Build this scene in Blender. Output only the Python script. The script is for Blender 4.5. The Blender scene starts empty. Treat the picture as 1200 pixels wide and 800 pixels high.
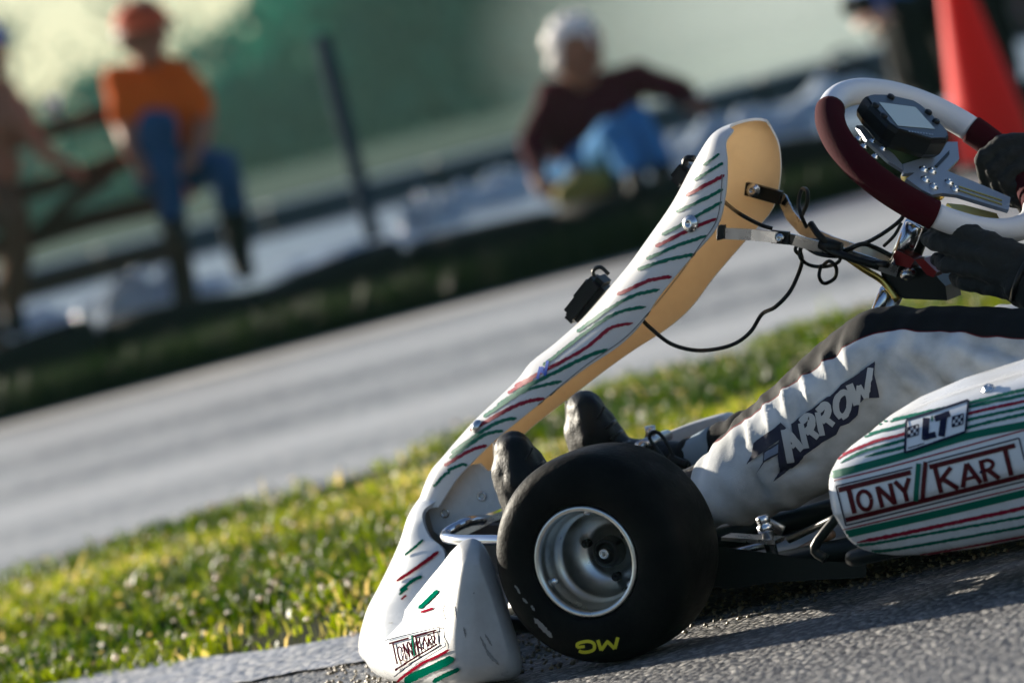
import bpy, bmesh, math, random
import numpy as np
from mathutils import Vector, Matrix, noise
from mathutils.bvhtree import BVHTree
from mathutils.geometry import tessellate_polygon

S = bpy.context.scene
COL = S.collection
rnd = random.Random(7)
nrs = np.random.RandomState(5)

# ------------------------------------------------------------------ camera
FPX = 7000.0                       # focal length in pixels of a 1200 px wide frame (210 mm on full frame)
ROLL = math.radians(14.5)
PITCH = math.atan(280 / FPX)
CAM = np.array([0.0, -7.0, 0.68])
FW = np.array([0, math.cos(PITCH), -math.sin(PITCH)])
ZZ = np.array([0, math.sin(PITCH), math.cos(PITCH)])
XX = np.array([1.0, 0, 0])
RT = XX * math.cos(ROLL) - ZZ * math.sin(ROLL)
UP = ZZ * math.cos(ROLL) + XX * math.sin(ROLL)
cd = bpy.data.cameras.new('camera')
cam = bpy.data.objects.new('camera', cd)
COL.objects.link(cam)
m = Matrix.Identity(4)
for i in range(3):
    m[i][0] = RT[i]; m[i][1] = UP[i]; m[i][2] = -FW[i]; m[i][3] = CAM[i]
cam.matrix_world = m
cd.sensor_width = 36.0
cd.lens = 36.0 * FPX / 1200.0
cd.clip_start = 0.1
cd.clip_end = 6000
cd.dof.use_dof = True
cd.dof.focus_distance = 7.22
cd.dof.aperture_fstop = 5.8
S.camera = cam

# ------------------------------------------------------------------ light
SUN_AZ = math.radians(46)          # to the left of the line of sight
SUN_EL = math.radians(17)
SDIR = Vector((-math.sin(SUN_AZ) * math.cos(SUN_EL), math.cos(SUN_AZ) * math.cos(SUN_EL), math.sin(SUN_EL)))
wd = bpy.data.worlds.new('World')
S.world = wd
wd.use_nodes = True
nt = wd.node_tree
sky = nt.nodes.new('ShaderNodeTexSky')
sky.sky_type = 'NISHITA'
sky.sun_disc = False
sky.sun_elevation = SUN_EL
sky.sun_rotation = math.atan2(SDIR.x, SDIR.y)
sky.air_density = 1.2
sky.dust_density = 1.0
sky.ozone_density = 2.0
bg = nt.nodes['Background']
bg.inputs['Strength'].default_value = 0.053
tint = nt.nodes.new('ShaderNodeMix')        # cool white balance of the daylight
tint.data_type = 'RGBA'; tint.blend_type = 'MULTIPLY'
tint.inputs[0].default_value = 1.0
tint.inputs[7].default_value = (0.92, 1.0, 1.20, 1)
nt.links.new(sky.outputs[0], tint.inputs[6])
nt.links.new(tint.outputs[2], bg.inputs['Color'])
sl = bpy.data.lights.new('sun', 'SUN')
sl.energy = 5.0
sl.angle = math.radians(0.5)
sl.color = (1.0, 0.91, 0.76)
so = bpy.data.objects.new('sun', sl)
COL.objects.link(so)
so.rotation_euler = SDIR.to_track_quat('Z', 'Y').to_euler()
so.location = SDIR * 60
S.view_settings.view_transform = 'Standard'
S.view_settings.look = 'None'
S.view_settings.exposure = 1.28
S.view_settings.gamma = 1.0
S.render.engine = 'CYCLES'
S.cycles.max_bounces = 8
S.cycles.caustics_reflective = False
S.cycles.caustics_refractive = False

# ------------------------------------------------------------------ pixel / kart frames
AY = math.radians(26)
KH = np.array([-math.cos(AY), math.sin(AY), 0])    # kart forward
KL = np.array([-math.sin(AY), -math.cos(AY), 0])   # kart left
KO = np.array([0.264, 0.503, 0.0])                 # under the middle of the front axle


def ray(x, y):
    return FW + RT * ((x - 600) / FPX) + UP * ((400 - y) / FPX)


def W(x, y, Y):                    # point of a pixel on the plane at depth Y
    d = ray(x, y)
    return CAM + d * ((Y - CAM[1]) / d[1])


CK = np.array([(CAM - KO) @ KH, (CAM - KO) @ KL, CAM[2]])


def kray(x, y):
    d = ray(x, y)
    return np.array([d @ KH, d @ KL, d[2]])


def L(x, y, yl):                   # kart coordinates of a pixel at sideways offset yl
    d = kray(x, y)
    return CK + d * ((yl - CK[1]) / d[1])


def PXK(q):                        # vectorised kart coords -> pixel
    q = np.asarray(q, float)
    w = KO + q[..., 0:1] * KH + q[..., 1:2] * KL + q[..., 2:3] * np.array([0, 0, 1.0]) - CAM
    k = w @ FW
    return np.stack([600 + FPX * (w @ RT) / k, 400 - FPX * (w @ UP) / k], -1)


# ------------------------------------------------------------------ materials
MATS = {}


def mat(name, col, rough=0.5, metal=0.0, spec=0.5, coat=0.0, vary=0.0, vscale=20.0, bump=0.0, bscale=200.0,
        col2=None, trans=0.0, sheen=0.0, coords='Object', rvary=0.0):
    if name in MATS:
        return MATS[name]
    M = bpy.data.materials.new(name)
    M.use_nodes = True
    t = M.node_tree
    b = t.nodes['Principled BSDF']
    b.inputs['Base Color'].default_value = (*col, 1)
    b.inputs['Roughness'].default_value = rough
    b.inputs['Metallic'].default_value = metal
    b.inputs['Specular IOR Level'].default_value = spec
    b.inputs['Coat Weight'].default_value = coat
    b.inputs['Sheen Weight'].default_value = sheen
    tc = t.nodes.new('ShaderNodeTexCoord')
    if vary > 0 or rvary > 0:
        n = t.nodes.new('ShaderNodeTexNoise')
        n.inputs['Scale'].default_value = vscale
        n.inputs['Detail'].default_value = 6
        n.inputs['Roughness'].default_value = 0.65
        t.links.new(tc.outputs[coords], n.inputs['Vector'])
        if vary > 0:
            r = t.nodes.new('ShaderNodeValToRGB')
            r.color_ramp.elements[0].position = 0.5 - 0.5 * vary * 0.5 - .12
            r.color_ramp.elements[1].position = 0.62
            c2 = col2 if col2 else tuple(c * 0.45 for c in col)
            r.color_ramp.elements[0].color = (*c2, 1)
            r.color_ramp.elements[1].color = (*col, 1)
            mx = t.nodes.new('ShaderNodeMix')
            mx.data_type = 'RGBA'
            mx.inputs[0].default_value = min(1, vary)
            mx.inputs[6].default_value = (*col, 1)
            t.links.new(n.outputs['Fac'], r.inputs[0])
            t.links.new(r.outputs[0], mx.inputs[7])
            t.links.new(mx.outputs[2], b.inputs['Base Color'])
        if rvary > 0:
            mr = t.nodes.new('ShaderNodeMapRange')
            mr.inputs['From Min'].default_value = 0.3
            mr.inputs['From Max'].default_value = 0.7
            mr.inputs['To Min'].default_value = max(0.02, rough - rvary)
            mr.inputs['To Max'].default_value = min(1, rough + rvary)
            t.links.new(n.outputs['Fac'], mr.inputs['Value'])
            t.links.new(mr.outputs[0], b.inputs['Roughness'])
    if bump > 0:
        n2 = t.nodes.new('ShaderNodeTexNoise')
        n2.inputs['Scale'].default_value = bscale
        n2.inputs['Detail'].default_value = 4
        t.links.new(tc.outputs[coords], n2.inputs['Vector'])
        bp = t.nodes.new('ShaderNodeBump')
        bp.inputs['Strength'].default_value = bump
        bp.inputs['Distance'].default_value = 0.004
        t.links.new(n2.outputs['Fac'], bp.inputs['Height'])
        t.links.new(bp.outputs[0], b.inputs['Normal'])
    if trans > 0:
        tr = t.nodes.new('ShaderNodeBsdfTranslucent')
        tr.inputs['Color'].default_value = (*[min(1, c * 1.6) for c in col], 1)
        ms = t.nodes.new('ShaderNodeMixShader')
        ms.inputs[0].default_value = trans
        out = t.nodes['Material Output']
        t.links.new(b.outputs[0], ms.inputs[1])
        t.links.new(tr.outputs[0], ms.inputs[2])
        t.links.new(ms.outputs[0], out.inputs['Surface'])
        if vary > 0:
            hs = t.nodes.new('ShaderNodeHueSaturation')
            hs.inputs['Value'].default_value = 1.6
            t.links.new(mx.outputs[2], hs.inputs['Color'])
            t.links.new(hs.outputs[0], tr.inputs['Color'])
    MATS[name] = M
    return M


m_white = mat('glossy white plastic', (0.66, 0.67, 0.68), 0.28, vary=0.35, vscale=14, col2=(.5, .51, .51), rvary=.1)
m_scuffshade = mat('scuffed and shaded white plastic', (0.44, 0.44, 0.44), 0.4, vary=0.95, vscale=11, col2=(.22, .22, .22), rvary=.15, bump=.1, bscale=60)  # scuffs, plus the shade on the fairing's end darkened into the base colour
m_tanglow = mat('tan sun glow plastic', (0.88, 0.64, 0.36), 0.45, vary=0.75, vscale=10, col2=(.66, .43, .22), trans=.14, rvary=.15)  # sun glowing through the white panel, painted as tan on its inner side
m_pwhite = mat('nose panel white', (0.68, 0.69, 0.70), 0.28, vary=0.3, vscale=14, col2=(.56, .57, .58), trans=.2)
m_green = mat('green sticker', (0.0, 0.115, 0.072), 0.5, spec=.12)
m_red = mat('red sticker', (0.25, 0.006, 0.028), 0.5, spec=.12)
m_maroon = mat('maroon lettering', (0.075, 0.004, 0.008), 0.5, spec=.12)
m_navy = mat('navy sticker', (0.006, 0.009, 0.034), 0.5, spec=.12)
m_blue = mat('blue sticker', (0.02, 0.08, 0.45), 0.3)
m_sticker = mat('white sticker', (0.68, 0.69, 0.70), 0.3)
m_rubber = mat('tyre rubber', (0.003, 0.003, 0.0035), 0.6, spec=.06, bump=.2, bscale=160, vary=.9, vscale=18, col2=(.010, .009, .008), rvary=.15)
m_yellow = mat('yellow tyre paint', (0.62, 0.56, 0.02), 0.5)
m_greymark = mat('grey rubber scuff', (0.16, 0.16, 0.16), 0.5)
m_alu = mat('cast aluminium', (0.66, 0.66, 0.63), 0.33, metal=1.0, vary=.4, vscale=30, rvary=.08)
m_chrome = mat('polished steel', (0.62, 0.63, 0.66), 0.18, metal=1.0)
m_steel = mat('brushed steel', (0.50, 0.50, 0.50), 0.3, metal=1.0, vary=.4, vscale=40, rvary=.1)
m_plate = mat('matte aluminium plate', (0.30, 0.33, 0.37), 0.42, metal=.7)
m_bolt = mat('zinc bolt', (0.6, 0.6, 0.6), 0.25, metal=1.0)
m_black = mat('black plastic', (0.006, 0.006, 0.007), 0.35, spec=.25)
m_frame = mat('dark painted tube', (0.005, 0.008, 0.008), 0.4, spec=.2, vary=.4)
m_suede = mat('dark red suede', (0.040, 0.003, 0.007), 0.9, spec=.08, bump=.2, bscale=400)
m_leather = mat('white grip leather', (0.62, 0.63, 0.66), 0.4, bump=.1, bscale=150)
m_lcd = mat('grey display glass', (0.42, 0.50, 0.50), 0.15)
m_face = mat('blue grey bezel', (0.055, 0.075, 0.10), 0.3)
m_cable = mat('black cable', (0.006, 0.006, 0.006), 0.4, spec=.25)
m_gold = mat('gold anodised', (0.62, 0.45, 0.12), 0.3, metal=1.0)
m_redano = mat('red anodised', (0.14, 0.005, 0.008), 0.3, metal=.7)
m_glove = mat('black glove fabric', (0.022, 0.023, 0.023), 0.75, spec=.12, sheen=.05, bump=.35, bscale=260)
m_boot = mat('black boot leather', (0.005, 0.005, 0.006), 0.5, spec=.16, bump=.2, bscale=240, rvary=.1, vscale=40)
m_skin = mat('skin', (0.50, 0.27, 0.18), 0.5)
m_sock = mat('blue grey sock', (0.20, 0.27, 0.32), 0.7)

# ------------------------------------------------------------------ mesh builder


def cat(pts, n=8, closed=False):
    P = [np.asarray(p, float) for p in pts]
    out = []
    N = len(P)
    rng = range(N if closed else N - 1)
    for i in rng:
        if closed:
            a, b, c, d = P[(i - 1) % N], P[i], P[(i + 1) % N], P[(i + 2) % N]
        else:
            b, c = P[i], P[i + 1]
            a = P[i - 1] if i > 0 else 2 * b - c
            d = P[i + 2] if i + 2 < N else 2 * c - b
        for k in range(n):
            t = k / n
            out.append(.5 * ((2 * b) + (c - a) * t + (2 * a - 5 * b + 4 * c - d) * t * t + (3 * b - a - 3 * c + d) * t ** 3))
    if not closed:
        out.append(P[-1])
    return out


class MB:
    def __init__(s):
        s.v = []; s.f = []; s.mi = []; s.mats = []; s.flat = []
        s.bvh = None

    def m(s, M):
        if M not in s.mats:
            s.mats.append(M)
        return s.mats.index(M)

    def add(s, vs, fs, M, flat=False):
        o = len(s.v); k = s.m(M)
        s.v += [tuple(float(c) for c in v) for v in vs]
        for f in fs:
            s.f.append(tuple(i + o for i in f)); s.mi.append(k); s.flat.append(flat)

    def loft(s, rings, M, closed=True, caps=True, flat=False):
        n = len(rings[0]); vs = [p for r in rings for p in r]; fs = []
        for i in range(len(rings) - 1):
            for j in range(n if closed else n - 1):
                a = i * n + j; b = i * n + (j + 1) % n
                fs.append((a, b, b + n, a + n))
        if caps and closed:
            fs.append(tuple(range(n))[::-1]); fs.append(tuple(range((len(rings) - 1) * n, len(rings) * n)))
        s.add(vs, fs, M, flat)

    def tube(s, pts, r, M, n=10, sm=0, caps=True):
        if sm:
            pts = cat(pts, sm)
        P = [Vector(p) for p in pts]
        rr = r if callable(r) else (lambda t: r)
        T = []
        for i in range(len(P)):
            d = P[min(i + 1, len(P) - 1)] - P[max(i - 1, 0)]
            T.append(d.normalized() if d.length > 1e-9 else Vector((0, 0, 1)))
        u = T[0].orthogonal().normalized()
        rings = []
        for i, p in enumerate(P):
            if i:
                u = T[i - 1].rotation_difference(T[i]) @ u
            w = T[i].cross(u)
            q = rr(i / max(1, len(P) - 1))
            rings.append([p + (u * math.cos(2 * math.pi * k / n) + w * math.sin(2 * math.pi * k / n)) * q for k in range(n)])
        s.loft(rings, M, caps=caps)

    def lathe(s, prof, C, ax, M, n=48, closed=False):
        ax = Vector(ax).normalized(); u = ax.orthogonal().normalized(); w = ax.cross(u); C = Vector(C)
        rings = []
        for r, a in prof:
            rings.append([C + ax * a + (u * math.cos(2 * math.pi * k / n) + w * math.sin(2 * math.pi * k / n)) * r for k in range(n)])
        if closed:
            rings.append(rings[0])
        s.loft(rings, M, caps=False)

    def bolt(s, C, ax, r, M, h=.004):
        s.lathe([(r * 1.5, 0), (r * 1.5, h * .3), (r, h * .3), (r, h), (r * .45, h), (r * .4, h * .4), (0.0003, h * .4)], C, ax, M, 14)

    def box(s, c, sx, sy, sz, M, R=None, bev=0.0):
        c = np.asarray(c, float)
        bm = bmesh.new()
        bmesh.ops.create_cube(bm, size=1)
        for v in bm.verts:
            v.co = Vector((v.co.x * sx, v.co.y * sy, v.co.z * sz))
        if bev:
            bmesh.ops.bevel(bm, geom=bm.edges[:], offset=bev, segments=2, affect='EDGES')
        bm.verts.index_update()
        R = R or Matrix.Identity(3)
        s.add([np.array(R @ v.co) + c for v in bm.verts], [[v.index for v in f.verts] for f in bm.faces], M, True)
        bm.free()

    def prism(s, poly, d, M, flat=True):    # planar polygon of 3d points extruded along d
        n = len(poly); d = np.asarray(d, float)
        tri = tessellate_polygon([[Vector(p) for p in poly]])
        top = [np.asarray(p, float) for p in poly]; bot = [p + d for p in top]
        fs = [tuple(t) for t in tri] + [tuple(i + n for i in t[::-1]) for t in tri]
        fs += [(i, (i + 1) % n, (i + 1) % n + n, i + n) for i in range(n)]
        s.add(top + bot, fs, M, flat)

    def shell(s, G, th, Mo, Mi, Mr, flip=False):   # grid -> thick sheet
        G = np.asarray(G, float); a, b, _ = G.shape
        du = np.gradient(G, axis=0); dv = np.gradient(G, axis=1)
        N = np.cross(du, dv); N /= (np.linalg.norm(N, axis=2, keepdims=True) + 1e-12)
        if flip:
            N = -N
        I = G - N * th
        q = [(i * b + j, i * b + j + 1, (i + 1) * b + j + 1, (i + 1) * b + j) for i in range(a - 1) for j in range(b - 1)]
        if flip:
            q = [x[::-1] for x in q]
        s.add(G.reshape(-1, 3), q, Mo)
        s.add(I.reshape(-1, 3), [x[::-1] for x in q], Mi)
        loop = [(0, j) for j in range(b)] + [(i, b - 1) for i in range(1, a)] + [(a - 1, j) for j in range(b - 2, -1, -1)] + [(i, 0) for i in range(a - 2, 0, -1)]
        n = len(loop)
        s.add([G[p] for p in loop] + [I[p] for p in loop], [(k, (k + 1) % n, (k + 1) % n + n, k + n) for k in range(n)], Mr)

    # ---- decals: laid onto the surface already in this builder
    def freeze(s):
        s.bvh = BVHTree.FromPolygons([Vector(v) for v in s.v], [list(f) for f in s.f])

    def hit(s, x, y, off):
        d = Vector(kray(x, y)).normalized()
        p, nrm, i, _ = s.bvh.ray_cast(Vector(CK), d)
        if p is None:
            return None
        if nrm.dot(d) > 0:
            nrm = -nrm
        return p + nrm * off

    def dfaces(s, pts, faces, M, off):
        H = [s.hit(p[0], p[1], off) for p in pts]
        good = []
        for f in faces:
            if any(H[i] is None for i in f):
                continue
            q = [H[i] for i in f]
            if max((q[i] - q[i - 1]).length for i in range(len(q))) > .07:
                continue
            good.append(f)
        used = sorted({i for f in good for i in f})
        mp = {k: j for j, k in enumerate(used)}
        s.add([H[i] for i in used], [tuple(mp[i] for i in f) for f in good], M)

    def stroke(s, pts, w, M, off=.0008, sm=6, jag=0.0, taper=0.0, step=3.0, square=True):
        P = cat([(p[0], p[1]) for p in pts], 12) if sm else [np.array(p, float) for p in pts]
        # resample
        Q = [P[0]]
        for a, b in zip(P[:-1], P[1:]):
            n = max(1, int(np.linalg.norm(b - a) / step))
            for k in range(1, n + 1):
                Q.append(a + (b - a) * k / n)
        Q = np.array(Q)
        keep = [0]
        for i in range(1, len(Q)):
            if np.linalg.norm(Q[i] - Q[keep[-1]]) > .8:
                keep.append(i)
        Q = Q[keep]
        if len(Q) < 2:
            return
        T = np.gradient(Q, axis=0); T /= np.linalg.norm(T, axis=1, keepdims=True) + 1e-9
        N = np.stack([-T[:, 1], T[:, 0]], 1)
        t = np.linspace(0, 1, len(Q))
        jag = 0 if jag < .04 else jag
        ww = w * .5 * np.ones(len(Q))
        if taper:
            ww *= np.minimum(1, .25 + np.minimum(t, 1 - t) / taper)
        a = ww * (1 + jag * nrs.uniform(-1, 1, len(Q))); b = ww * (1 + jag * nrs.uniform(-1, 1, len(Q)))
        pts2 = np.concatenate([Q + N * a[:, None], Q, Q - N * b[:, None]])
        n = len(Q)
        fs = []
        for i in range(n - 1):
            fs += [(i, i + 1, n + i + 1, n + i), (n + i, n + i + 1, 2 * n + i + 1, 2 * n + i)]
        s.dfaces(pts2, fs, M, off)

    def poly(s, pts, M, off=.0008, mx=6.0):
        P = [np.array(p, float) for p in pts]
        tri = [tuple(t) for t in tessellate_polygon([[Vector((p[0], p[1], 0)) for p in P]])]
        for _ in range(7):
            new = []; ch = False
            mid = {}
            def md(a, b):
                k = (min(a, b), max(a, b))
                if k not in mid:
                    P.append((P[a] + P[b]) / 2); mid[k] = len(P) - 1
                return mid[k]
            long = lambda a, b: np.linalg.norm(P[a] - P[b]) > mx
            if not any(long(t[i], t[i - 1]) for t in tri for i in range(3)):
                break
            for a, b, c in tri:
                x, y, z = md(a, b), md(b, c), md(c, a)
                new += [(a, x, z), (x, b, y), (z, y, c), (x, y, z)]
            tri = new
        s.dfaces(P, tri, M, off)

    def build(s, name, parent=None, off=(0, 0, 0), smooth=True, weld=False):
        me = bpy.data.meshes.new(name)
        o = np.asarray(off, float)
        me.from_pydata([tuple(np.array(v) - o) for v in s.v], [], s.f)
        for M in s.mats:
            me.materials.append(M)
        me.polygons.foreach_set('material_index', s.mi)
        me.polygons.foreach_set('use_smooth', [smooth and not q for q in s.flat])
        bm = bmesh.new(); bm.from_mesh(me)
        if weld:
            bmesh.ops.remove_doubles(bm, verts=bm.verts, dist=1e-5)
        bmesh.ops.recalc_face_normals(bm, faces=bm.faces)
        bm.to_mesh(me); bm.free()
        me.update()
        ob = bpy.data.objects.new(name, me)
        COL.objects.link(ob)
        if parent:
            ob.parent = parent
        return ob


def tag(o, label=None, cat_=None, group=None, kind=None):
    if label: o['label'] = label
    if cat_: o['category'] = cat_
    if group: o['group'] = group
    if kind: o['kind'] = kind
    return o


def empty(name, loc, rz=0.0):
    o = bpy.data.objects.new(name, None)
    COL.objects.link(o)
    o.location = loc; o.rotation_euler = (0, 0, rz)
    o.empty_display_size = .2
    return o


def copy_tree(o, parent=None):
    c = o.copy(); COL.objects.link(c)
    if parent:
        c.parent = parent
    for ch in [x for x in list(COL.objects) if x.parent == o]:
        copy_tree(ch, c)
    return c


KRZ = math.atan2(KH[1], KH[0])

# ------------------------------------------------------------------ body builder (one continuous surface)


def blob(segs, voxel, smooth=4, shade=True):
    """segs: (p, q, rp, rq, zone [, (axis, squash)]) capsules merged into one skin"""
    vs = []; fs = []
    for sg in segs:
        p, q, rp, rq = Vector(sg[0]), Vector(sg[1]), sg[2], sg[3]
        d = q - p
        ln = d.length
        ax = d.normalized() if ln > 1e-6 else Vector((0, 0, 1))
        u = ax.orthogonal().normalized(); w = ax.cross(u)
        n = 16; prof = []
        for k in range(0, 6):
            a = math.pi / 2 * (1 - k / 5)
            prof.append((rp * math.cos(a), -rp * math.sin(a)))
        for k in range(1, 6):
            t = k / 6
            prof.append((rp + (rq - rp) * t, ln * t))
        for k in range(0, 6):
            a = math.pi / 2 * k / 5
            prof.append((rq * math.cos(a), ln + rq * math.sin(a)))
        o = len(vs)
        sq = sg[5] if len(sg) > 5 else None
        for r, a in prof:
            for k in range(n):
                e = (u * math.cos(2 * math.pi * k / n) + w * math.sin(2 * math.pi * k / n)) * max(r, 1e-4)
                if sq:
                    e = e - Vector(sq[0]) * e.dot(Vector(sq[0])) * (1 - sq[1])
                vs.append(p + ax * a + e)
        m_ = len(prof)
        for i in range(m_ - 1):
            for k in range(n):
                a = o + i * n + k; b = o + i * n + (k + 1) % n
                fs.append((a, b, b + n, a + n))
        fs.append(tuple(o + k for k in range(n))[::-1]); fs.append(tuple(o + (m_ - 1) * n + k for k in range(n)))
    me = bpy.data.meshes.new('tmp'); me.from_pydata(vs, [], fs); me.update()
    bm = bmesh.new(); bm.from_mesh(me); bmesh.ops.recalc_face_normals(bm, faces=bm.faces); bm.to_mesh(me); bm.free()
    ob = bpy.data.objects.new('tmp', me); COL.objects.link(ob)
    r = ob.modifiers.new('r', 'REMESH'); r.mode = 'VOXEL'; r.voxel_size = voxel; r.use_smooth_shade = True
    if smooth:
        s_ = ob.modifiers.new('s', 'SMOOTH'); s_.factor = .5; s_.iterations = smooth
    dg = bpy.context.evaluated_depsgraph_get(); dg.update()
    out = bpy.data.meshes.new_from_object(ob.evaluated_get(dg))
    bpy.data.objects.remove(ob); bpy.data.meshes.remove(me)
    V = np.zeros(len(out.vertices) * 3); out.vertices.foreach_get('co', V); V = V.reshape(-1, 3)
    best = np.full(len(V), 1e9); zone = np.zeros(len(V), int)
    for sg in segs:
        p, q = np.array(sg[0], float), np.array(sg[1], float); d = q - p; l2 = d @ d + 1e-12
        t = np.clip((V - p) @ d / l2, 0, 1)
        dist = np.linalg.norm(V - p - t[:, None] * d, axis=1) - (sg[2] + (sg[3] - sg[2]) * t)
        k = dist < best
        best[k] = dist[k]; zone[k] = sg[4]
    return out, V, zone


def set_zones(me, zone, mats):
    me.materials.clear()
    for M in mats:
        me.materials.append(M)
    mi = [int(zone[p.vertices[0]]) for p in me.polygons]
    me.polygons.foreach_set('material_index', mi)
    me.polygons.foreach_set('use_smooth', [True] * len(mi))
    me.update()


def link_mesh(name, me, parent, off=(0, 0, 0)):
    V = np.zeros(len(me.vertices) * 3); me.vertices.foreach_get('co', V)
    V = V.reshape(-1, 3) - np.asarray(off, float)
    me.vertices.foreach_set('co', V.ravel()); me.update()
    me.name = name
    ob = bpy.data.objects.new(name, me); COL.objects.link(ob); ob.parent = parent
    return ob

# ------------------------------------------------------------------ setting


def asphalt(name, c1, c2, scale, bump, rough, dist=.004, patch=3.0, stone=.16, stretch=(.25, 1.6), spec=.5):
    M = bpy.data.materials.new(name); M.use_nodes = True
    t = M.node_tree; b = t.nodes['Principled BSDF']
    tc = t.nodes.new('ShaderNodeTexCoord')
    v = t.nodes.new('ShaderNodeTexVoronoi'); v.inputs['Scale'].default_value = scale
    v.inputs['Randomness'].default_value = 1
    n = t.nodes.new('ShaderNodeTexNoise'); n.inputs['Scale'].default_value = scale * .45; n.inputs['Detail'].default_value = 7
    n2 = t.nodes.new('ShaderNodeTexNoise'); n2.inputs['Scale'].default_value = patch; n2.inputs['Detail'].default_value = 5
    mp = t.nodes.new('ShaderNodeMapping'); mp.inputs['Rotation'].default_value = (0, 0, math.radians(-11)); mp.inputs['Scale'].default_value = (*stretch, 1); mp.inputs['Rotation'].default_value = (0, 0, math.radians(-11)); b.inputs['Specular IOR Level'].default_value = spec
    t.links.new(tc.outputs['Object'], v.inputs['Vector']); t.links.new(tc.outputs['Object'], n.inputs['Vector'])
    t.links.new(tc.outputs['Object'], mp.inputs['Vector']); t.links.new(mp.outputs[0], n2.inputs['Vector'])
    r = t.nodes.new('ShaderNodeValToRGB')
    r.color_ramp.elements[0].position = .28; r.color_ramp.elements[1].position = .72
    r.color_ramp.elements[0].color = (*c1, 1); r.color_ramp.elements[1].color = (*c2, 1)
    t.links.new(n2.outputs['Fac'], r.inputs[0])
    sr = t.nodes.new('ShaderNodeValToRGB'); sr.color_ramp.interpolation = 'LINEAR'
    sr.color_ramp.elements[0].position = .55; sr.color_ramp.elements[1].position = .9
    sr.color_ramp.elements[0].color = (0, 0, 0, 1); sr.color_ramp.elements[1].color = (1, 1, 1, 1)
    sp = t.nodes.new('ShaderNodeSeparateColor')
    t.links.new(v.outputs['Color'], sp.inputs[0]); t.links.new(sp.outputs[0], sr.inputs[0])
    mx = t.nodes.new('ShaderNodeMix'); mx.data_type = 'RGBA'
    mx.inputs[7].default_value = (stone, stone * .95, stone * .88, 1)
    t.links.new(sr.outputs[0], mx.inputs[0]); t.links.new(r.outputs[0], mx.inputs[6])
    t.links.new(mx.outputs[2], b.inputs['Base Color'])
    b.inputs['Roughness'].default_value = rough
    ad = t.nodes.new('ShaderNodeMath'); ad.operation = 'SUBTRACT'
    t.links.new(n.outputs['Fac'], ad.inputs[0]); t.links.new(v.outputs['Distance'], ad.inputs[1])
    bp = t.nodes.new('ShaderNodeBump'); bp.inputs['Strength'].default_value = bump; bp.inputs['Distance'].default_value = dist
    t.links.new(ad.outputs[0], bp.inputs['Height']); t.links.new(bp.outputs[0], b.inputs['Normal'])
    return M


m_asph = asphalt('near asphalt', (.040, .040, .044), (.085, .085, .088), 120, .9, .55, .008, stone=.27)
m_asph2 = asphalt('far asphalt', (.055, .052, .047), (.48, .47, .45), 30, .5, .5, .004, patch=1.0, stone=.36, stretch=(.09, .75), spec=.3)
m_soil = mat('grass soil', (.030, .032, .012), .95, spec=.03, vary=.8, vscale=7, col2=(.025, .03, .012), bump=.6, bscale=60)
m_field = mat('field grass', (.018, .046, .030), .9, spec=.05, vary=.8, vscale=.12, col2=(.010, .028, .020))
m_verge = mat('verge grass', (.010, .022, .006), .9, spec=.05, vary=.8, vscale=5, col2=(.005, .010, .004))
m_conc = mat('pale concrete', (.11, .125, .15), .34, vary=.95, vscale=1.3, col2=(.02, .023, .03), rvary=.14)

BD = np.array([.981, .196]); BN = np.array([-.196, .981])     # along and across the barrier


def bp(s, d, z=0.0):
    q = BD * s + BN * d
    return np.array([q[0], q[1], z])


b_ = MB()
dist_ = [-60, -6, 15.55, 15.7, 15.9, 31, 60, 150, 400, 690]
zs_ = [-.02, -.02, -.02, .06, .2, .2, .2, .2, .2, .2]
rings = [[bp(s, d, z) for s in (-600, -200, -20, 20, 200, 600)] for d, z in zip(dist_, zs_)]
b_.loft(rings, m_field, closed=False)
tag(b_.build('ground', smooth=False), kind='structure')

NE = cat([(-60, 62), (-20, 22), (-7.5, 8.4), (-3, 4.2), (-1.6, 2.75), (-.752, 1.857), (-.3, 1.36), (.1, 1.14), (.5, 1.09), (1.5, 1.15), (3, 1.5), (8, 4), (30, 18), (60, 40)], 10)
FE = cat([(-60, 64), (-20, 22.8), (-7.5, 8.9), (-3.2, 4.42), (-2.3, 4.15), (-1.105, 4.866), (-.231, 5.5), (.765, 6.552), (2.2, 8.3), (6, 13.5), (9, 19)], 10)
NE = np.array(NE); FE = np.array(FE)


def edge(E, x):
    return np.interp(x, E[:, 0], E[:, 1])


def wob(x, k=0.0):
    return .035 * math.sin(x * 7.1 + k) + .02 * math.sin(x * 17.3 + 2 * k)


xs = np.concatenate([np.linspace(-60, -4, 40), np.linspace(-3.9, 4, 160), np.linspace(4.2, 60, 40)])
b_ = MB()
b_.loft([[(x, -40, 0) for x in xs], [(x, edge(NE, x) + wob(x), 0) for x in xs]], m_asph, closed=False)
tag(b_.build('near_track', smooth=False), kind='structure')
xs2 = np.concatenate([np.linspace(-60, -4, 40), np.linspace(-3.9, 9, 160)])
b_ = MB()
b_.loft([[(x, max(edge(FE, x) + wob(x, 2), edge(NE, x) + wob(x) + .01), -.004) for x in xs2], [tuple(bp(s, 14.55 + .05 * math.sin(s * 3), -.004)) for s in np.linspace(-75, 40, len(xs2))]], m_asph2, closed=False)
tag(b_.build('far_track', smooth=False), kind='structure')
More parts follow.
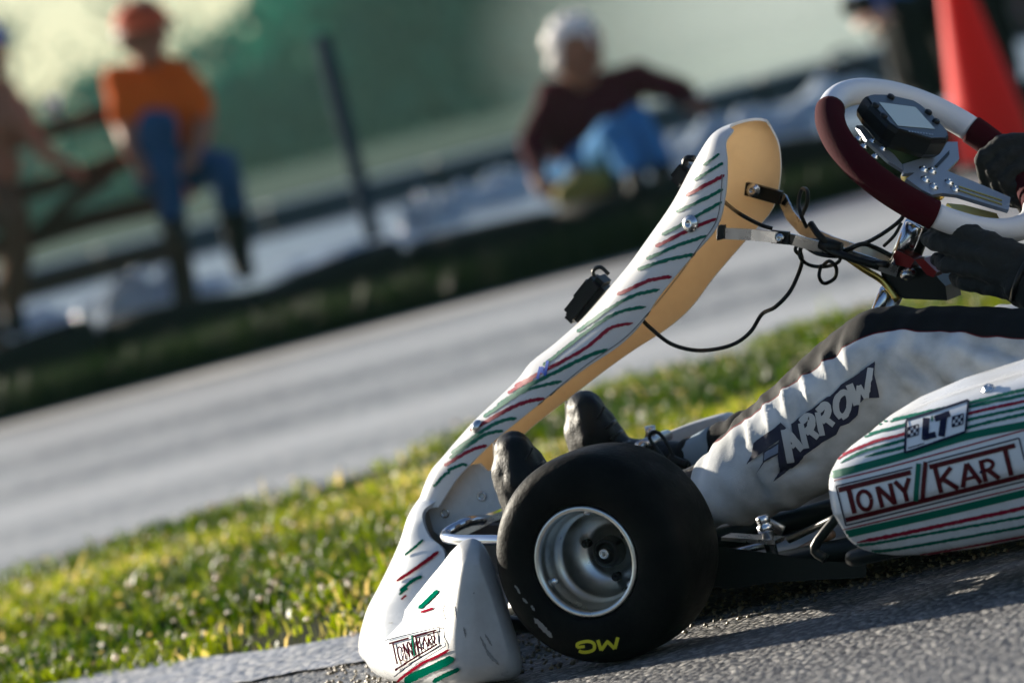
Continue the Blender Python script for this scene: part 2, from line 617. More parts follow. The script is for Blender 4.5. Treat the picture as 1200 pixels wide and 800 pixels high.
# worn strip along the far edge of the road
b_ = MB()
ss = np.linspace(-30, 30, 120)
m_edge = mat('worn road edge', (.50, .46, .40), .7, vary=.9, vscale=2.2, col2=(.16, .15, .14))
b_.loft([[bp(s, 13.55 + .12 * math.sin(s * 2.1), 0.0) for s in ss], [bp(s, 14.0 + .1 * math.sin(s * 1.3), 0.0) for s in ss]], m_edge, closed=False)
tag(b_.build('road_edge_strip', smooth=False), kind='structure')
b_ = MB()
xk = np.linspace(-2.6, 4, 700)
m_edge_sheen = asphalt('pale sunlit track edge', (.13, .13, .14), (.42, .42, .44), 70, .7, .5, .007, patch=4.0, stone=.5, stretch=(.35, 2.2), spec=.3)  # sunlit sheen of the asphalt painted in as a paler strip
b_.loft([[(x, edge(NE, x) - .46 + .05 * math.sin(x * 5) + wob(x, 4) + .03 * noise.noise(Vector((x * 14, 0, 3))) + .02 * noise.noise(Vector((x * 45, 0, 9))), .004) for x in xk], [(x, edge(NE, x) + wob(x) - .01, .004) for x in xk]], m_edge_sheen, closed=False)
tag(b_.build('track_sheen', smooth=False), kind='structure')
b_ = MB()
xs3 = np.linspace(-6, 9, 200)
b_.loft([[(x, edge(NE, x) - .15, -.008) for x in xs3], [(x, max(edge(FE, x) + .15, edge(NE, x)), -.008) for x in xs3]], m_soil, closed=False)
tag(b_.build('grass_island', smooth=False), kind='structure')
b_ = MB()
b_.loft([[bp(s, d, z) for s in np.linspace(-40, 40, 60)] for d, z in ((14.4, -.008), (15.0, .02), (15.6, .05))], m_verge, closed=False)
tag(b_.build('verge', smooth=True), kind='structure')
b_ = MB()
b_.loft([[bp(s, 15.88, .206) for s in np.linspace(-40, 40, 30)], [bp(s, 29.5, .206) for s in np.linspace(-40, 40, 30)]], m_conc, closed=False)
tag(b_.build('paddock_pavement', smooth=False), kind='structure')


# grass --------------------------------------------------------------
def leafmat(name, c_lo, c_hi, c_dry, trans=.5, scale=2.2, rough=.45, spec=.5):
    M = bpy.data.materials.new(name); M.use_nodes = True
    t = M.node_tree; b = t.nodes['Principled BSDF']; out = t.nodes['Material Output']
    at = t.nodes.new('ShaderNodeAttribute'); at.attribute_name = 'tone'
    r = t.nodes.new('ShaderNodeValToRGB')
    r.color_ramp.elements[0].color = (*c_lo, 1); r.color_ramp.elements[1].color = (*c_dry, 1)
    e = r.color_ramp.elements.new(.6); e.color = (*c_hi, 1)
    t.links.new(at.outputs['Fac'], r.inputs[0]); t.links.new(r.outputs[0], b.inputs['Base Color'])
    b.inputs['Roughness'].default_value = rough
    b.inputs['Specular IOR Level'].default_value = spec
    tr = t.nodes.new('ShaderNodeBsdfTranslucent')
    hs = t.nodes.new('ShaderNodeHueSaturation'); hs.inputs['Value'].default_value = 1.9; hs.inputs['Saturation'].default_value = 1.1
    t.links.new(r.outputs[0], hs.inputs['Color']); t.links.new(hs.outputs[0], tr.inputs['Color'])
    ms = t.nodes.new('ShaderNodeMixShader'); ms.inputs[0].default_value = trans
    t.links.new(b.outputs[0], ms.inputs[1]); t.links.new(tr.outputs[0], ms.inputs[2]); t.links.new(ms.outputs[0], out.inputs['Surface'])
    return M


def mesh_np(name, V, Fq, M, tone=None, parent=None, tri=False):
    k = 3 if tri else 4
    me = bpy.data.meshes.new(name)
    me.vertices.add(len(V)); me.vertices.foreach_set('co', V.astype(np.float32).ravel())
    me.loops.add(len(Fq) * k); me.loops.foreach_set('vertex_index', Fq.astype(np.int32).ravel())
    me.polygons.add(len(Fq)); me.polygons.foreach_set('loop_start', np.arange(0, len(Fq) * k, k, dtype=np.int32))
    me.update(calc_edges=True); me.validate()
    if tone is not None:
        a = me.attributes.new('tone', 'FLOAT', 'POINT'); a.data.foreach_set('value', tone.astype(np.float32))
    me.materials.append(M)
    ob = bpy.data.objects.new(name, me); COL.objects.link(ob)
    if parent:
        ob.parent = parent
    return ob


def blades(X, Y, Z, H, Wd, tone, lean=.5):
    n = len(X)
    a = nrs.uniform(0, 2 * math.pi, n); la = nrs.uniform(0, 2 * math.pi, n); ln = nrs.uniform(.1, lean, n) * H
    dx, dy = np.cos(a) * Wd / 2, np.sin(a) * Wd / 2
    lx, ly = np.cos(la) * ln, np.sin(la) * ln
    z0 = Z
    P = np.stack([
        np.stack([X - dx, Y - dy, z0], 1), np.stack([X + dx, Y + dy, z0], 1),
        np.stack([X - dx * .9 + lx * .35, Y - dy * .9 + ly * .35, z0 + H * .55], 1), np.stack([X + dx * .9 + lx * .35, Y + dy * .9 + ly * .35, z0 + H * .55], 1),
        np.stack([X + lx - dx * .15, Y + ly - dy * .15, z0 + H * (1 - .15 * ln / H)], 1), np.stack([X + lx + dx * .15, Y + ly + dy * .15, z0 + H * (1 - .15 * ln / H)], 1)], 1)
    o = np.arange(n)[:, None] * 6
    F = np.concatenate([o + np.array([[0, 1, 3, 2]]), o + np.array([[2, 3, 5, 4]])], 0)
    T = np.repeat(tone, 6)
    return P.reshape(-1, 3), F, T


def fbm(x, y, s, seed=0):
    return np.array([noise.fractal(Vector((a * s, b * s, seed)), 1.0, 2.0, 3) for a, b in zip(x, y)])


N = 250000
Y = nrs.uniform(.9, 9.5, N); X = nrs.uniform(-1, 1, N) * (.62 * (Y + 7) / 7 + .7)
nearY = edge(NE, X); farY = edge(FE, X)
ok = (Y > nearY - .02 + .05 * np.abs(nrs.normal(0, .6, N)) - .03) & (Y < farY + .06 - .08 * np.abs(nrs.normal(0, 1, N)))
X, Y = X[ok], Y[ok]
cl = fbm(X, Y, 3.2, 1.3); dr = fbm(X, Y, 1.1, 8.1)
keep = nrs.uniform(0, 1, len(X)) < np.clip(.50 + cl * 1.5 + .6 * np.exp(-((Y - edge(NE, X)) / .35) ** 2), .06, 1)
X, Y, cl, dr = X[keep], Y[keep], cl[keep], dr[keep]
H = (.021 + .023 * np.clip(cl + .45, 0, 1.2)) * nrs.uniform(.55, 1.4, len(X))
tall = nrs.uniform(0, 1, len(X)) < .012
H[tall] *= 1.8
Wd = nrs.uniform(.0022, .0048, len(X))
broad = nrs.uniform(0, 1, len(X)) < .30
Wd[broad] *= 3.0; H[broad] *= .85
tone = np.clip(.30 + dr * .55 + nrs.normal(0, .17, len(X)), 0, .8)
dry = nrs.uniform(0, 1, len(X)) < np.clip(.05 + dr * .22, .015, .3)
tone[dry] = nrs.uniform(.85, 1, dry.sum())
m_grass = leafmat('grass blades', (.010, .028, .002), (.155, .185, .008), (.52, .38, .17), .55)
V, F, T = blades(X, Y, np.full(len(X), -.008), H, Wd, tone, .9)
tag(mesh_np('grass', V, F, m_grass, T), 'short yellow green grass and dry blades on the island between the tracks', 'grass', kind='stuff')

# broad low leaves (clover, plantain) between the blades
k = nrs.choice(len(X), 26000)
n = len(k); px_, py_ = X[k] + nrs.normal(0, .012, n), Y[k] + nrs.normal(0, .012, n); pz_ = nrs.uniform(.006, .034, n)
A = nrs.normal(0, 1, (n, 3)); A[:, 2] *= .45; A /= np.linalg.norm(A, axis=1, keepdims=True)
B = np.cross(A, nrs.normal(0, 1, (n, 3)) * [.5, .5, 1.4]); B /= np.linalg.norm(B, axis=1, keepdims=True)
sz = nrs.uniform(.006, .016, n)[:, None]; C0 = np.stack([px_, py_, pz_], 1)
V = np.stack([C0 - A * sz * .5, C0 + B * sz * .36, C0 + A * sz * .5, C0 - B * sz * .36], 1).reshape(-1, 3)
m_low = leafmat('low leaves', (.008, .022, .003), (.085, .12, .010), (.40, .30, .12), .35, rough=.6, spec=.25)
tl = np.clip(.28 + nrs.normal(0, .22, n), 0, .75); tl[nrs.uniform(0, 1, n) < .05] = .95
tag(mesh_np('low_leaves', V, np.arange(n * 4).reshape(-1, 4), m_low, np.repeat(tl, 4)), 'small broad leaves low in the grass', 'leaves', kind='stuff')

# clover heads and dry scraps in the grass
k = nrs.choice(len(X), 1300, replace=False)
cx, cy, cz = X[k], Y[k], H[k] * .75
n = len(k); sz = nrs.uniform(.003, .0075, n)
oct_ = np.array([[1, 0, 0], [0, 1, 0], [-1, 0, 0], [0, -1, 0], [0, 0, 1], [0, 0, -1]], float)
V = (np.stack([cx, cy, cz], 1)[:, None, :] + oct_[None] * sz[:, None, None] * nrs.uniform(.6, 1.2, (n, 6, 1))).reshape(-1, 3)
tf = np.array([[0, 1, 4], [1, 2, 4], [2, 3, 4], [3, 0, 4], [1, 0, 5], [2, 1, 5], [3, 2, 5], [0, 3, 5]])
F = (np.arange(n)[:, None, None] * 6 + tf[None]).reshape(-1, 3)
m_clover = leafmat('clover heads', (.35, .25, .18), (.55, .47, .38), (.75, .70, .62), .35)
tag(mesh_np('clover_flowers', V, F, m_clover, np.repeat(nrs.uniform(0, 1, n), 6), tri=True), 'pale clover heads and dry scraps dotted through the grass', 'flowers', kind='stuff')

# rough grass on the verge in front of the tyre barrier
n = 22000
s_ = nrs.uniform(.2, 6.4, n); d_ = 14.5 + np.abs(nrs.normal(0, .45, n)); d_ = np.clip(d_, 14.45, 15.35)
q = s_[:, None] * BD + d_[:, None] * BN
V, F, T = blades(q[:, 0], q[:, 1], np.full(n, 0.0), nrs.uniform(.04, .17, n), nrs.uniform(.006, .013, n), nrs.uniform(0, .6, n), .8)
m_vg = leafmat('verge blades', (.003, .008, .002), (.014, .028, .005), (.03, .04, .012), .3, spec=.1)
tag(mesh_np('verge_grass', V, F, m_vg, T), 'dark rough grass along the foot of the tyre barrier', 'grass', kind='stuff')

# gravel and rubber crumbs beside the kart's track
n = 2600
gx = nrs.uniform(-.35, .75, n); gy = nrs.uniform(.15, 1.0, n)
sz = nrs.uniform(.0012, .004, n)
V = (np.stack([gx, gy, sz * .5], 1)[:, None, :] + oct_[None] * sz[:, None, None] * nrs.uniform(.5, 1.3, (n, 6, 1))).reshape(-1, 3)
F = (np.arange(n)[:, None, None] * 6 + tf[None]).reshape(-1, 3)
m_grav = leafmat('loose gravel', (.10, .08, .05), (.25, .20, .13), (.45, .38, .25), .1)
tag(mesh_np('gravel', V, F, m_grav, np.repeat(nrs.uniform(0, 1, n), 6), tri=True), 'loose tan gravel grains scattered under the kart', 'gravel', kind='stuff')

# trees --------------------------------------------------------------
m_bark = mat('bark', (.07, .055, .04), .9, bump=.5, bscale=6)
m_leafA = leafmat('tree leaves', (.006, .060, .043), (.014, .120, .086), (.035, .15, .085), .2, rough=.8, spec=.05)


def tree(name, x, y, h, spread, n, label, low=.08, lsize=.5, seed=1):
    r = np.random.RandomState(seed)
    root = empty(name, (x, y, .2))
    tag(root, label, 'tree', 'trees along the far side of the field')
    b = MB()
    b.tube([(0, 0, -.3), (.1, 0, h * .3), (-.1, .1, h * .6), (0, 0, h * .92)], lambda t: h * .028 * (1 - .85 * t) + .03, m_bark, 8, 4)
    for k in range(9):
        z = h * (.18 + .075 * k); a = r.uniform(0, 6.28); l_ = spread * r.uniform(.5, .9)
        b.tube([(0, 0, z), (math.cos(a) * l_ * .5, math.sin(a) * l_ * .5, z + l_ * .2), (math.cos(a) * l_, math.sin(a) * l_, z + l_ * .55)], lambda t: h * .010 * (1 - .8 * t) + .015, m_bark, 6, 3)
    b.build('trunk', root)
    nc = 46
    u = r.normal(0, 1, (nc, 3)); u /= np.linalg.norm(u, axis=1, keepdims=True)
    rad = r.uniform(.35, 1, nc) ** .5
    hh = r.uniform(low, .97, nc)
    prof = np.sin(np.clip(hh, 0, 1) ** .75 * math.pi) ** .6 * .9 + .12
    C = np.stack([u[:, 0] * rad * spread * prof, u[:, 1] * rad * spread * prof, hh * h], 1)
    cr = r.uniform(.16, .34, nc) * spread
    ci = r.randint(0, nc, n)
    off = r.normal(0, .5, (n, 3)) * cr[ci][:, None]; off[:, 2] *= .7
    P = C[ci] + off
    P[:, 2] = np.maximum(P[:, 2], .1)
    A = r.normal(0, 1, (n, 3)); A /= np.linalg.norm(A, axis=1, keepdims=True)
    B = np.cross(A, r.normal(0, 1, (n, 3))); B /= np.linalg.norm(B, axis=1, keepdims=True) + 1e-9
    sz = lsize * r.uniform(.5, 1.2, n)[:, None]
    V = np.stack([P - A * sz * .5, P + B * sz * .32, P + A * sz * .5, P - B * sz * .32], 1).reshape(-1, 3)
    F = np.arange(n * 4).reshape(-1, 4)
    tone = np.clip(.30 + (r.uniform(-.22, .28, nc))[ci] + r.normal(0, .12, n), 0, 1)
    mesh_np('crown', V, F, m_leafA, np.repeat(tone, 4), root)
    return root


FIELDT = [  # x, y, height, spread: tall trees from the middle to the right, low ones under the bright sky at the left
    (-22.5, 205, 4.4, 3.6), (-17.0, 212, 3.9, 3.4), (-12.5, 214, 5.0, 3.6), (-8.2, 222, 5.4, 3.4), (-2.9, 206, 11.5, 4.0), (-.2, 216, 13.5, 5.0),
    (4.4, 203, 12.0, 4.4), (8.2, 214, 14.0, 4.8), (12.4, 226, 13.0, 5.0), (17.2, 236, 14.5, 5.2), (22.5, 240, 13.5, 5.4), (28.0, 246, 15.0, 5.4),
    (-20.5, 262, 5.4, 5.0), (-14, 270, 6.0, 5.0), (-2.5, 262, 16, 6.5), (9.5, 268, 17, 6.5), (21, 280, 17, 7)]
TL = ['low pale bush at the far left under the bright sky', 'low rounded bush second from the left under the bright sky', 'low bush just left of the first tall tree',
      'low broad bush below the right end of the bright sky', 'tall dark tree behind the blue pole', 'tall broad dark tree in the middle of the treeline',
      'tall tree left of the white haired spectator', 'tall tree behind the white haired spectator', 'pale hazy tree right of the white haired spectator',
      'pale hazy tree above the kart nose panel', 'pale hazy tree above the steering wheel', 'hazy tree at the far right behind the red cone',
      'distant low tree at the far left behind the bushes', 'distant low tree behind the gap with bright sky', 'distant tall tree behind the middle of the treeline',
      'distant tall tree behind the white haired spectator', 'distant tall hazy tree at the right of the treeline']
for i, (x, y, h_, sp) in enumerate(FIELDT):
    tree('bush' if h_ < 5.5 else 'broadleaf_tree', x, y, h_, sp, 2600 if h_ > 6 else 1500, TL[i], lsize=.75 if h_ > 6 else .5, seed=30 + i)

for i, (x, y, h_, sp, n_) in enumerate(((-19.0, 200, 9.5, 3.2, 200), (-14.6, 203, 8.8, 2.8, 170), (-9.6, 199, 9.8, 3.0, 210))):
    tree('sparse_tree', x, y, h_, sp, n_, ['thin airy tree at the far left against the bright sky', 'thin airy tree behind the orange capped man against the bright sky', 'thin airy tree at the right end of the bright sky'][i], low=.3, lsize=.42, seed=80 + i)

# undergrowth along the treeline closes the view under the crowns
n = 110000
s_ = nrs.uniform(-50, 62, n); d2 = nrs.uniform(196, 232, n)
hh = nrs.uniform(0, 1, n) ** .9 * ((1.6 + 1.2 * np.sin(s_ * .6) + .8 * np.sin(s_ * 1.7 + 1)).clip(.8, 4) + 8.0 / (1 + np.exp(-(s_ + 5.4) * 1.6)))
P = np.stack([s_, d2, .2 + hh], 1)
A = nrs.normal(0, 1, (n, 3)); A /= np.linalg.norm(A, axis=1, keepdims=True)
B = np.cross(A, nrs.normal(0, 1, (n, 3))); B /= np.linalg.norm(B, axis=1, keepdims=True)
sz = nrs.uniform(.5, 1.3, n)[:, None]
V = np.stack([P - A * sz * .5, P + B * sz * .35, P + A * sz * .5, P - B * sz * .35], 1).reshape(-1, 3)
tag(mesh_np('undergrowth', V, np.arange(n * 4).reshape(-1, 4), m_leafA, np.repeat(np.clip(.34 + .8 * fbm(s_, hh * 2.2, .16, 4.4) + nrs.normal(0, .12, n), 0, 1), 4)),
    'green undergrowth along the foot of the far trees', 'undergrowth', kind='stuff')

# haze over the field
hz = MB()
hz.box((0, 310, 9.4), 1500, 1000, 21.0, mat('haze air', (1, 1, 1)), bev=0)
hm = bpy.data.materials.new('haze air volume'); hm.use_nodes = True
t = hm.node_tree; t.nodes.remove(t.nodes['Principled BSDF'])
pv = t.nodes.new('ShaderNodeVolumePrincipled')
pv.inputs['Color'].default_value = (.50, .95, .84, 1); pv.inputs['Density'].default_value = 0.0002; pv.inputs['Anisotropy'].default_value = .3
t.links.new(pv.outputs[0], t.nodes['Material Output'].inputs['Volume'])
hz.mats = [hm]
USE_HAZE = True
if USE_HAZE:
    ho = hz.build('haze', smooth=False)
    tag(ho, 'thin pale haze over the field', 'haze', kind='stuff')

# dust drifting across the far side of the track at the right
b = MB(); R = []
DC = W(985, 5, 46.0)
for i in range(13):
    th = math.pi * i / 12
    R.append([(3.4 * math.sin(th) * math.cos(2 * math.pi * k / 24), 7.0 * math.sin(th) * math.sin(2 * math.pi * k / 24), 1.75 * math.cos(th)) for k in range(24)])
dm = bpy.data.materials.new('sunlit dust'); dm.use_nodes = True
t = dm.node_tree; t.nodes.remove(t.nodes['Principled BSDF'])
pv = t.nodes.new('ShaderNodeVolumePrincipled'); pv.inputs['Color'].default_value = (.84, .97, .95, 1); pv.inputs['Anisotropy'].default_value = .3
tc = t.nodes.new('ShaderNodeTexCoord'); mp = t.nodes.new('ShaderNodeMapping'); mp.inputs['Scale'].default_value = (1 / 3.4, 1 / 7.0, 1 / 1.75)
gr = t.nodes.new('ShaderNodeTexGradient'); gr.gradient_type = 'SPHERICAL'
mu = t.nodes.new('ShaderNodeMath'); mu.operation = 'MULTIPLY'; mu.inputs[1].default_value = .085
lk = t.links.new
lk(tc.outputs['Object'], mp.inputs['Vector']); lk(mp.outputs[0], gr.inputs['Vector']); lk(gr.outputs['Fac'], mu.inputs[0]); lk(mu.outputs[0], pv.inputs['Density']); lk(pv.outputs[0], t.nodes['Material Output'].inputs['Volume'])
b.loft(R, dm, caps=False)
o = b.build('dust_cloud'); o.location = (DC[0], DC[1], max(DC[2], 1.0))
tag(o, 'pale sunlit dust hanging over the field at the right', 'dust', kind='stuff')
# ------------------------------------------------------------------ the kart
kart = empty('racing_kart', tuple(KO), KRZ)
tag(kart, 'white racing go-kart with green and red brushed stripes and a steeply raked nose panel', 'go-kart')


def kpart(mb, name, parent=None, **k):
    return mb.build(name, parent or kart, **k)


def cs(N, M, w, n=25, e=.8):
    """channel section from the near edge over the crest to the far edge"""
    out = []
    for i in range(n):
        a = -math.pi / 2 + math.pi * i / (n - 1)
        sgn = math.copysign(1, math.sin(a))
        yy = -w * sgn * abs(math.sin(a)) ** e
        c = abs(math.cos(a)) ** e
        out.append((N[0] + (M[0] - N[0]) * c, yy, N[2] + (M[2] - N[2]) * c))
    return out


# --- nose panel (raked fairing in front of the wheel)
ST = [((860, 152), (868, 141), .055), ((851, 166), (852, 147), .076), ((852, 190), (839, 159), .087), ((850, 227), (820, 188), .092), ((840, 266), (797, 229), .093), ((814, 297), (770, 269), .093), ((792, 323), (745, 304), .092),
      ((771, 349), (722, 331), .09), ((749, 382), (702, 353), .085), ((724, 406), (684, 372), .08), ((688, 430), (655, 398), .076), ((661, 450), (628, 419), .072), ((637, 469), (612, 440), .069), ((590, 507), (568, 482), .064), ((571, 524), (550, 501), .061),
      ((545, 550), (526, 529), .059), ((531, 567), (510, 549), .058), ((514, 594), (497, 585), .058)]
rows = []
for (N, M_, w) in ST:
    n_ = L(N[0], N[1], w); mm = np.array(M_, float) + (np.array(N) - np.array(M_)) * .05
    rows.append((n_, L(mm[0], mm[1], 0), w))
rn = cat([r[0] for r in rows], 4); rm = cat([r[1] for r in rows], 4); rw = cat([[r[2]] for r in rows], 4)
G = [cs(a, b, float(c[0]), 33) for a, b, c in zip(rn, rm, rw)]
pn = MB()
pn.shell(G, .0035, m_pwhite, m_tanglow, m_pwhite, flip=True)
pn.freeze()
Z8 = lambda x, y: (600 + x / 2.286, 100 + y / 2.286)
Z4 = lambda x, y: (420 + x / 2.0, 400 + y / 2.0)
SP = [  # colour, points in zoomed pixels of the photograph, width in pixels
    ('g', Z8, [(556, 183), (545, 192), (530, 203)], 3.0), ('g', Z8, [(566, 208), (538, 225), (505, 245)], 3.6), ('r', Z8, [(570, 240), (530, 262), (483, 287)], 4.2),
    ('g', Z8, [(566, 278), (515, 305), (458, 332)], 4), ('g', Z8, [(563, 312), (500, 348), (420, 392)], 4), ('r', Z8, [(549, 356), (480, 385), (402, 424)], 4),
    ('g', Z8, [(525, 402), (455, 425), (378, 458)], 4), ('g', Z8, [(488, 453), (425, 465), (355, 488)], 4.4), ('r', Z8, [(429, 512), (370, 522), (300, 553)], 4.4),
    ('g', Z8, [(397, 546), (330, 562), (262, 598), (190, 650)], 4), ('g', Z8, [(360, 592), (295, 605), (228, 640), (100, 738)], 4), ('r', Z8, [(325, 636), (265, 650), (200, 702), (105, 755), (25, 797)], 4),
    ('g', Z4, [(585, 17), (530, 38), (470, 68), (400, 103), (340, 142)], 4.6), ('r', Z4, [(410, 88), (390, 98), (365, 113)], 3.6), ('g', Z4, [(478, 93), (430, 103), (380, 121), (308, 168)], 4), ('r', Z4, [(437, 133), (395, 141), (350, 160), (278, 200)], 4.4),
    ('g', Z4, [(372, 179), (340, 185), (300, 204), (232, 252)], 4.2), ('g', Z4, [(340, 209), (315, 212), (285, 225), (228, 264)], 4), ('r', Z4, [(302, 243), (275, 250), (250, 262), (217, 282)], 4),
    ('g', Z4, [(256, 289), (243, 288), (226, 295)], 3.6), ('g', Z4, [(216, 304), (203, 312), (188, 328)], 3.6)]
for c, zf, pts, w in SP:
    ext = [zf(*p) for p in pts]; dx_ = np.array(ext[-1]) - np.array(ext[-2]); dx_ = dx_ / np.linalg.norm(dx_)
    ext = ext + [tuple(np.array(ext[-1]) + dx_ * 5), tuple(np.array(ext[-1]) + dx_ * 9)]
    pn.stroke(ext, w * .95, m_green if c == 'g' else m_red, jag=.28, taper=.05, step=2.0)
for seg in ([(421, 88), (429, 60)], [(434, 60), (432, 72), (444, 72)], [(446, 46), (438, 80)]):   # small blue mark
    pn.stroke([Z4(*p) for p in seg], 3.4, m_blue, off=.0016, sm=0)
pn.stroke([(847, 205), (841, 255), (820, 288), (795, 323), (762, 364), (732, 396), (684, 430), (631, 474)], 1.1, m_greymark, off=.0009, step=4)
panel = kpart(pn, 'nose_panel')
b = MB()
o_ = pn.hit(810, 262, .001); o2 = pn.hit(812, 262, .001); o3 = pn.hit(810, 264, .001)
nrm = (o2 - o_).cross(o3 - o_).normalized()
if nrm.dot(Vector(kray(810, 262))) > 0: nrm = -nrm
b.lathe([(.011, 0), (.011, .002), (.008, .003), (.0065, .006), (.003, .006), (.0025, .003), (.0002, .003)], o_, nrm, m_bolt, 20)
b.build('bolt', panel)
b = MB()
c_ = pn.hit(560, 500, -.001)
b.lathe([(.009, 0), (.009, .004), (.006, .008), (.0002, .009)], c_, Vector((.6, .2, .75)), m_bolt, 16)
b.build('bolt', panel)

# transponder box and small sensor on the front face
UX = (L(700, 320, 0) - L(660, 370, 0)); UX /= np.linalg.norm(UX)          # up along the panel
UN = np.array([UX[2], 0, -UX[0]]);  UN = UN if UN[2] > 0 else -UN          # out of the panel
UYv = np.array([0, 1.0, 0])
RM = Matrix((tuple(UX), tuple(UYv), tuple(UN))).transposed()
b = MB()
c_ = L(691, 352, .0)
b.box(c_ + UN * .003, .072, .038, .026, m_black, RM, .007)
b.box(c_ + UX * .006 + UN * .016, .03, .024, .005, m_black, RM, .002)
b.tube([c_ + UX * .024 + UN * .006, c_ + UX * .032 + UN * .02, c_ + UX * .043 + UN * .016, c_ + UX * .044 + UN * .002], .0026, m_cable, 8, 5)
b.box(c_ + UX * .016 + UN * .014, .010, .012, .012, m_black, RM, .002)
kpart(b, 'transponder')
b = MB()
c_ = L(801, 205, .0)
b.box(c_, .028, .026, .022, m_black, RM, .005)
b.tube([c_ + UX * .008 + UN * .004, c_ + UX * .018 + UN * .010, c_ + UX * .026 + UN * .002], .0045, m_black, 8, 4)
b.lathe([(.003, -.02), (.003, 0)], c_ - UN * .004, UN, m_bolt, 10)
kpart(b, 'sensor')

# --- front fairing: a central hood and two wings in one moulding
fb = MB()
HS = [((519, 583), (504, 572), .055), ((506, 590), (494, 588), .060), ((497, 597), (488, 603), .066), ((495, 608), (482, 626), .074), ((503, 628), (471, 650), .084), ((521, 648), (455, 682), .10), ((545, 720), (440, 714), .11), ((545, 765), (435, 758), .13), ((545, 765), (436, 795), .145)]
hr = []
for (N, M_, w) in HS:
    hr.append((L(N[0], N[1], w), L(M_[0], M_[1], 0), w))
hr[-1] = (np.array([.44, .145, .012]), np.array([.572, 0, .004]), .145)
hr[-2] = (np.array([.43, .13, .055]), hr[-2][1], .13)
hr[-3] = (np.array([.425, .115, .085]), hr[-3][1], .115)
a_ = cat([r[0] for r in hr], 5); m_ = cat([r[1] for r in hr], 5); w_ = cat([[r[2]] for r in hr], 5)
fb.shell([cs(x, y, float(z[0]), 33, .85) for x, y, z in zip(a_, m_, w_)], .005, m_white, m_scuffshade, m_scuffshade, flip=True)
# wings: closed sections from end cap to end cap
yt = [0, .10, .18, .26, .34, .42, .48, .52, .545]
XF = [.555, .545, .515, .470, .410, .340, .280, .235, .210]; XT = [.485, .475, .447, .388, .322, .258, .212, .178, .163]; ZT = [.072, .076, .088, .108, .132, .154, .170, .181, .177]
XB = [.45, .44, .41, .345, .275, .205, .158, .136, .131]


def wing(sign):
    R = []
    ys = list(np.linspace(.02, .50, 70)) + list(np.linspace(.51, .545, 10))
    for y in ys:
        xf, xt, zt, xb = (float(np.interp(y, yt, A)) for A in (XF, XT, ZT, XB))
        zb = .008
        pr = [(xb, zb + .006), (xb * .5 + xf * .5, zb), (xf - .01, zb + .006), (xf + .006, zb + .035), (xf * .55 + xt * .45 + .012, zb + .5 * (zt - zb)), (xt + .010, zt - .02), (xt - .004, zt - .002), (xt - .026, zt - .001), (xb + .004, zt - .022), (xb - .002, zb + .5 * (zt - zb))]
        loop = cat([(p[0], p[1]) for p in pr], 5, closed=True)
        cx_ = sum(p[0] for p in loop) / len(loop); cz_ = sum(p[1] for p in loop) / len(loop)
        k = 1.0
        if y > .51:
            u = (y - .51) / .035; k = (1 - .30 * u ** 3.0)
        R.append([(cx_ + (p[0] - cx_) * k, sign * y, cz_ + (p[1] - cz_) * k) for p in loop])
    o = len(fb.v)
    fb.loft(R, m_scuffshade)
    # front faces white, end and rear scuffed and darkened as in shade
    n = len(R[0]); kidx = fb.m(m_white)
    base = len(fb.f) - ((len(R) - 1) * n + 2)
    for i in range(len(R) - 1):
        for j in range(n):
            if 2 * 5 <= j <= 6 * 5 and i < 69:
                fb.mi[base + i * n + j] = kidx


wing(1); wing(-1)
fb.freeze()
m_fgreen = mat('worn green print', (0.0, 0.10, 0.06), .9, spec=.0)
m_fred = mat('worn red print', (.22, .006, .02), .9, spec=.0)
m_fmaroon = mat('worn maroon print', (.035, .004, .008), .95, spec=.0)
m_fnavy = mat('worn navy print', (.008, .01, .03), .95, spec=.0)
FZ = lambda x, y: (420 + x / 3.636, 580 + y / 3.636)
for c, pts, w in [('g', [(280, 190), (245, 222), (200, 258)], 3.2), ('r', [(345, 240), (300, 275), (235, 322), (165, 368)], 4), ('g', [(275, 345), (235, 365), (180, 410)], 4), ('g', [(215, 395), (195, 410), (178, 425)], 3), ('r', [(210, 425), (185, 445)], 2.4),
                  ('g', [(345, 405), (310, 440), (262, 485)], 4.5), ('r', [(325, 480), (300, 490), (270, 500)], 2.4), ('r', [(395, 655), (330, 690), (275, 715), (165, 790)], 3),
                  ('g', [(412, 690), (340, 725), (250, 765), (200, 790)], 9), ('g', [(435, 735), (380, 760), (320, 790)], 5)]:
    fb.stroke([FZ(*p) for p in pts], w, m_fgreen if c == 'g' else m_fred, jag=.15, taper=.08, step=1.4, off=.0020)


def quad(c):                        # unit box -> pixel quad
    TL_, TR_, BR_, BL_ = [np.array(p, float) for p in c]
    return lambda u, v: tuple((BL_ * (1 - u) + BR_ * u) * (1 - v) + (TL_ * (1 - u) + TR_ * u) * v)


def lettering(mb, Q, strokes, w, M, off):
    for pts, k in strokes:
        mb.stroke([Q(*p) for p in pts], w * k, M, off=off + .0022, sm=0 if len(pts) <= 3 else 6, step=.9)


def ell(cx, cy, rx, ry, n=14):
    return [(cx + rx * math.cos(2 * math.pi * k / n), cy + ry * math.sin(2 * math.pi * k / n)) for k in range(n + 1)]


def word(l):                        # strokes of the worn word on the wing
    return l


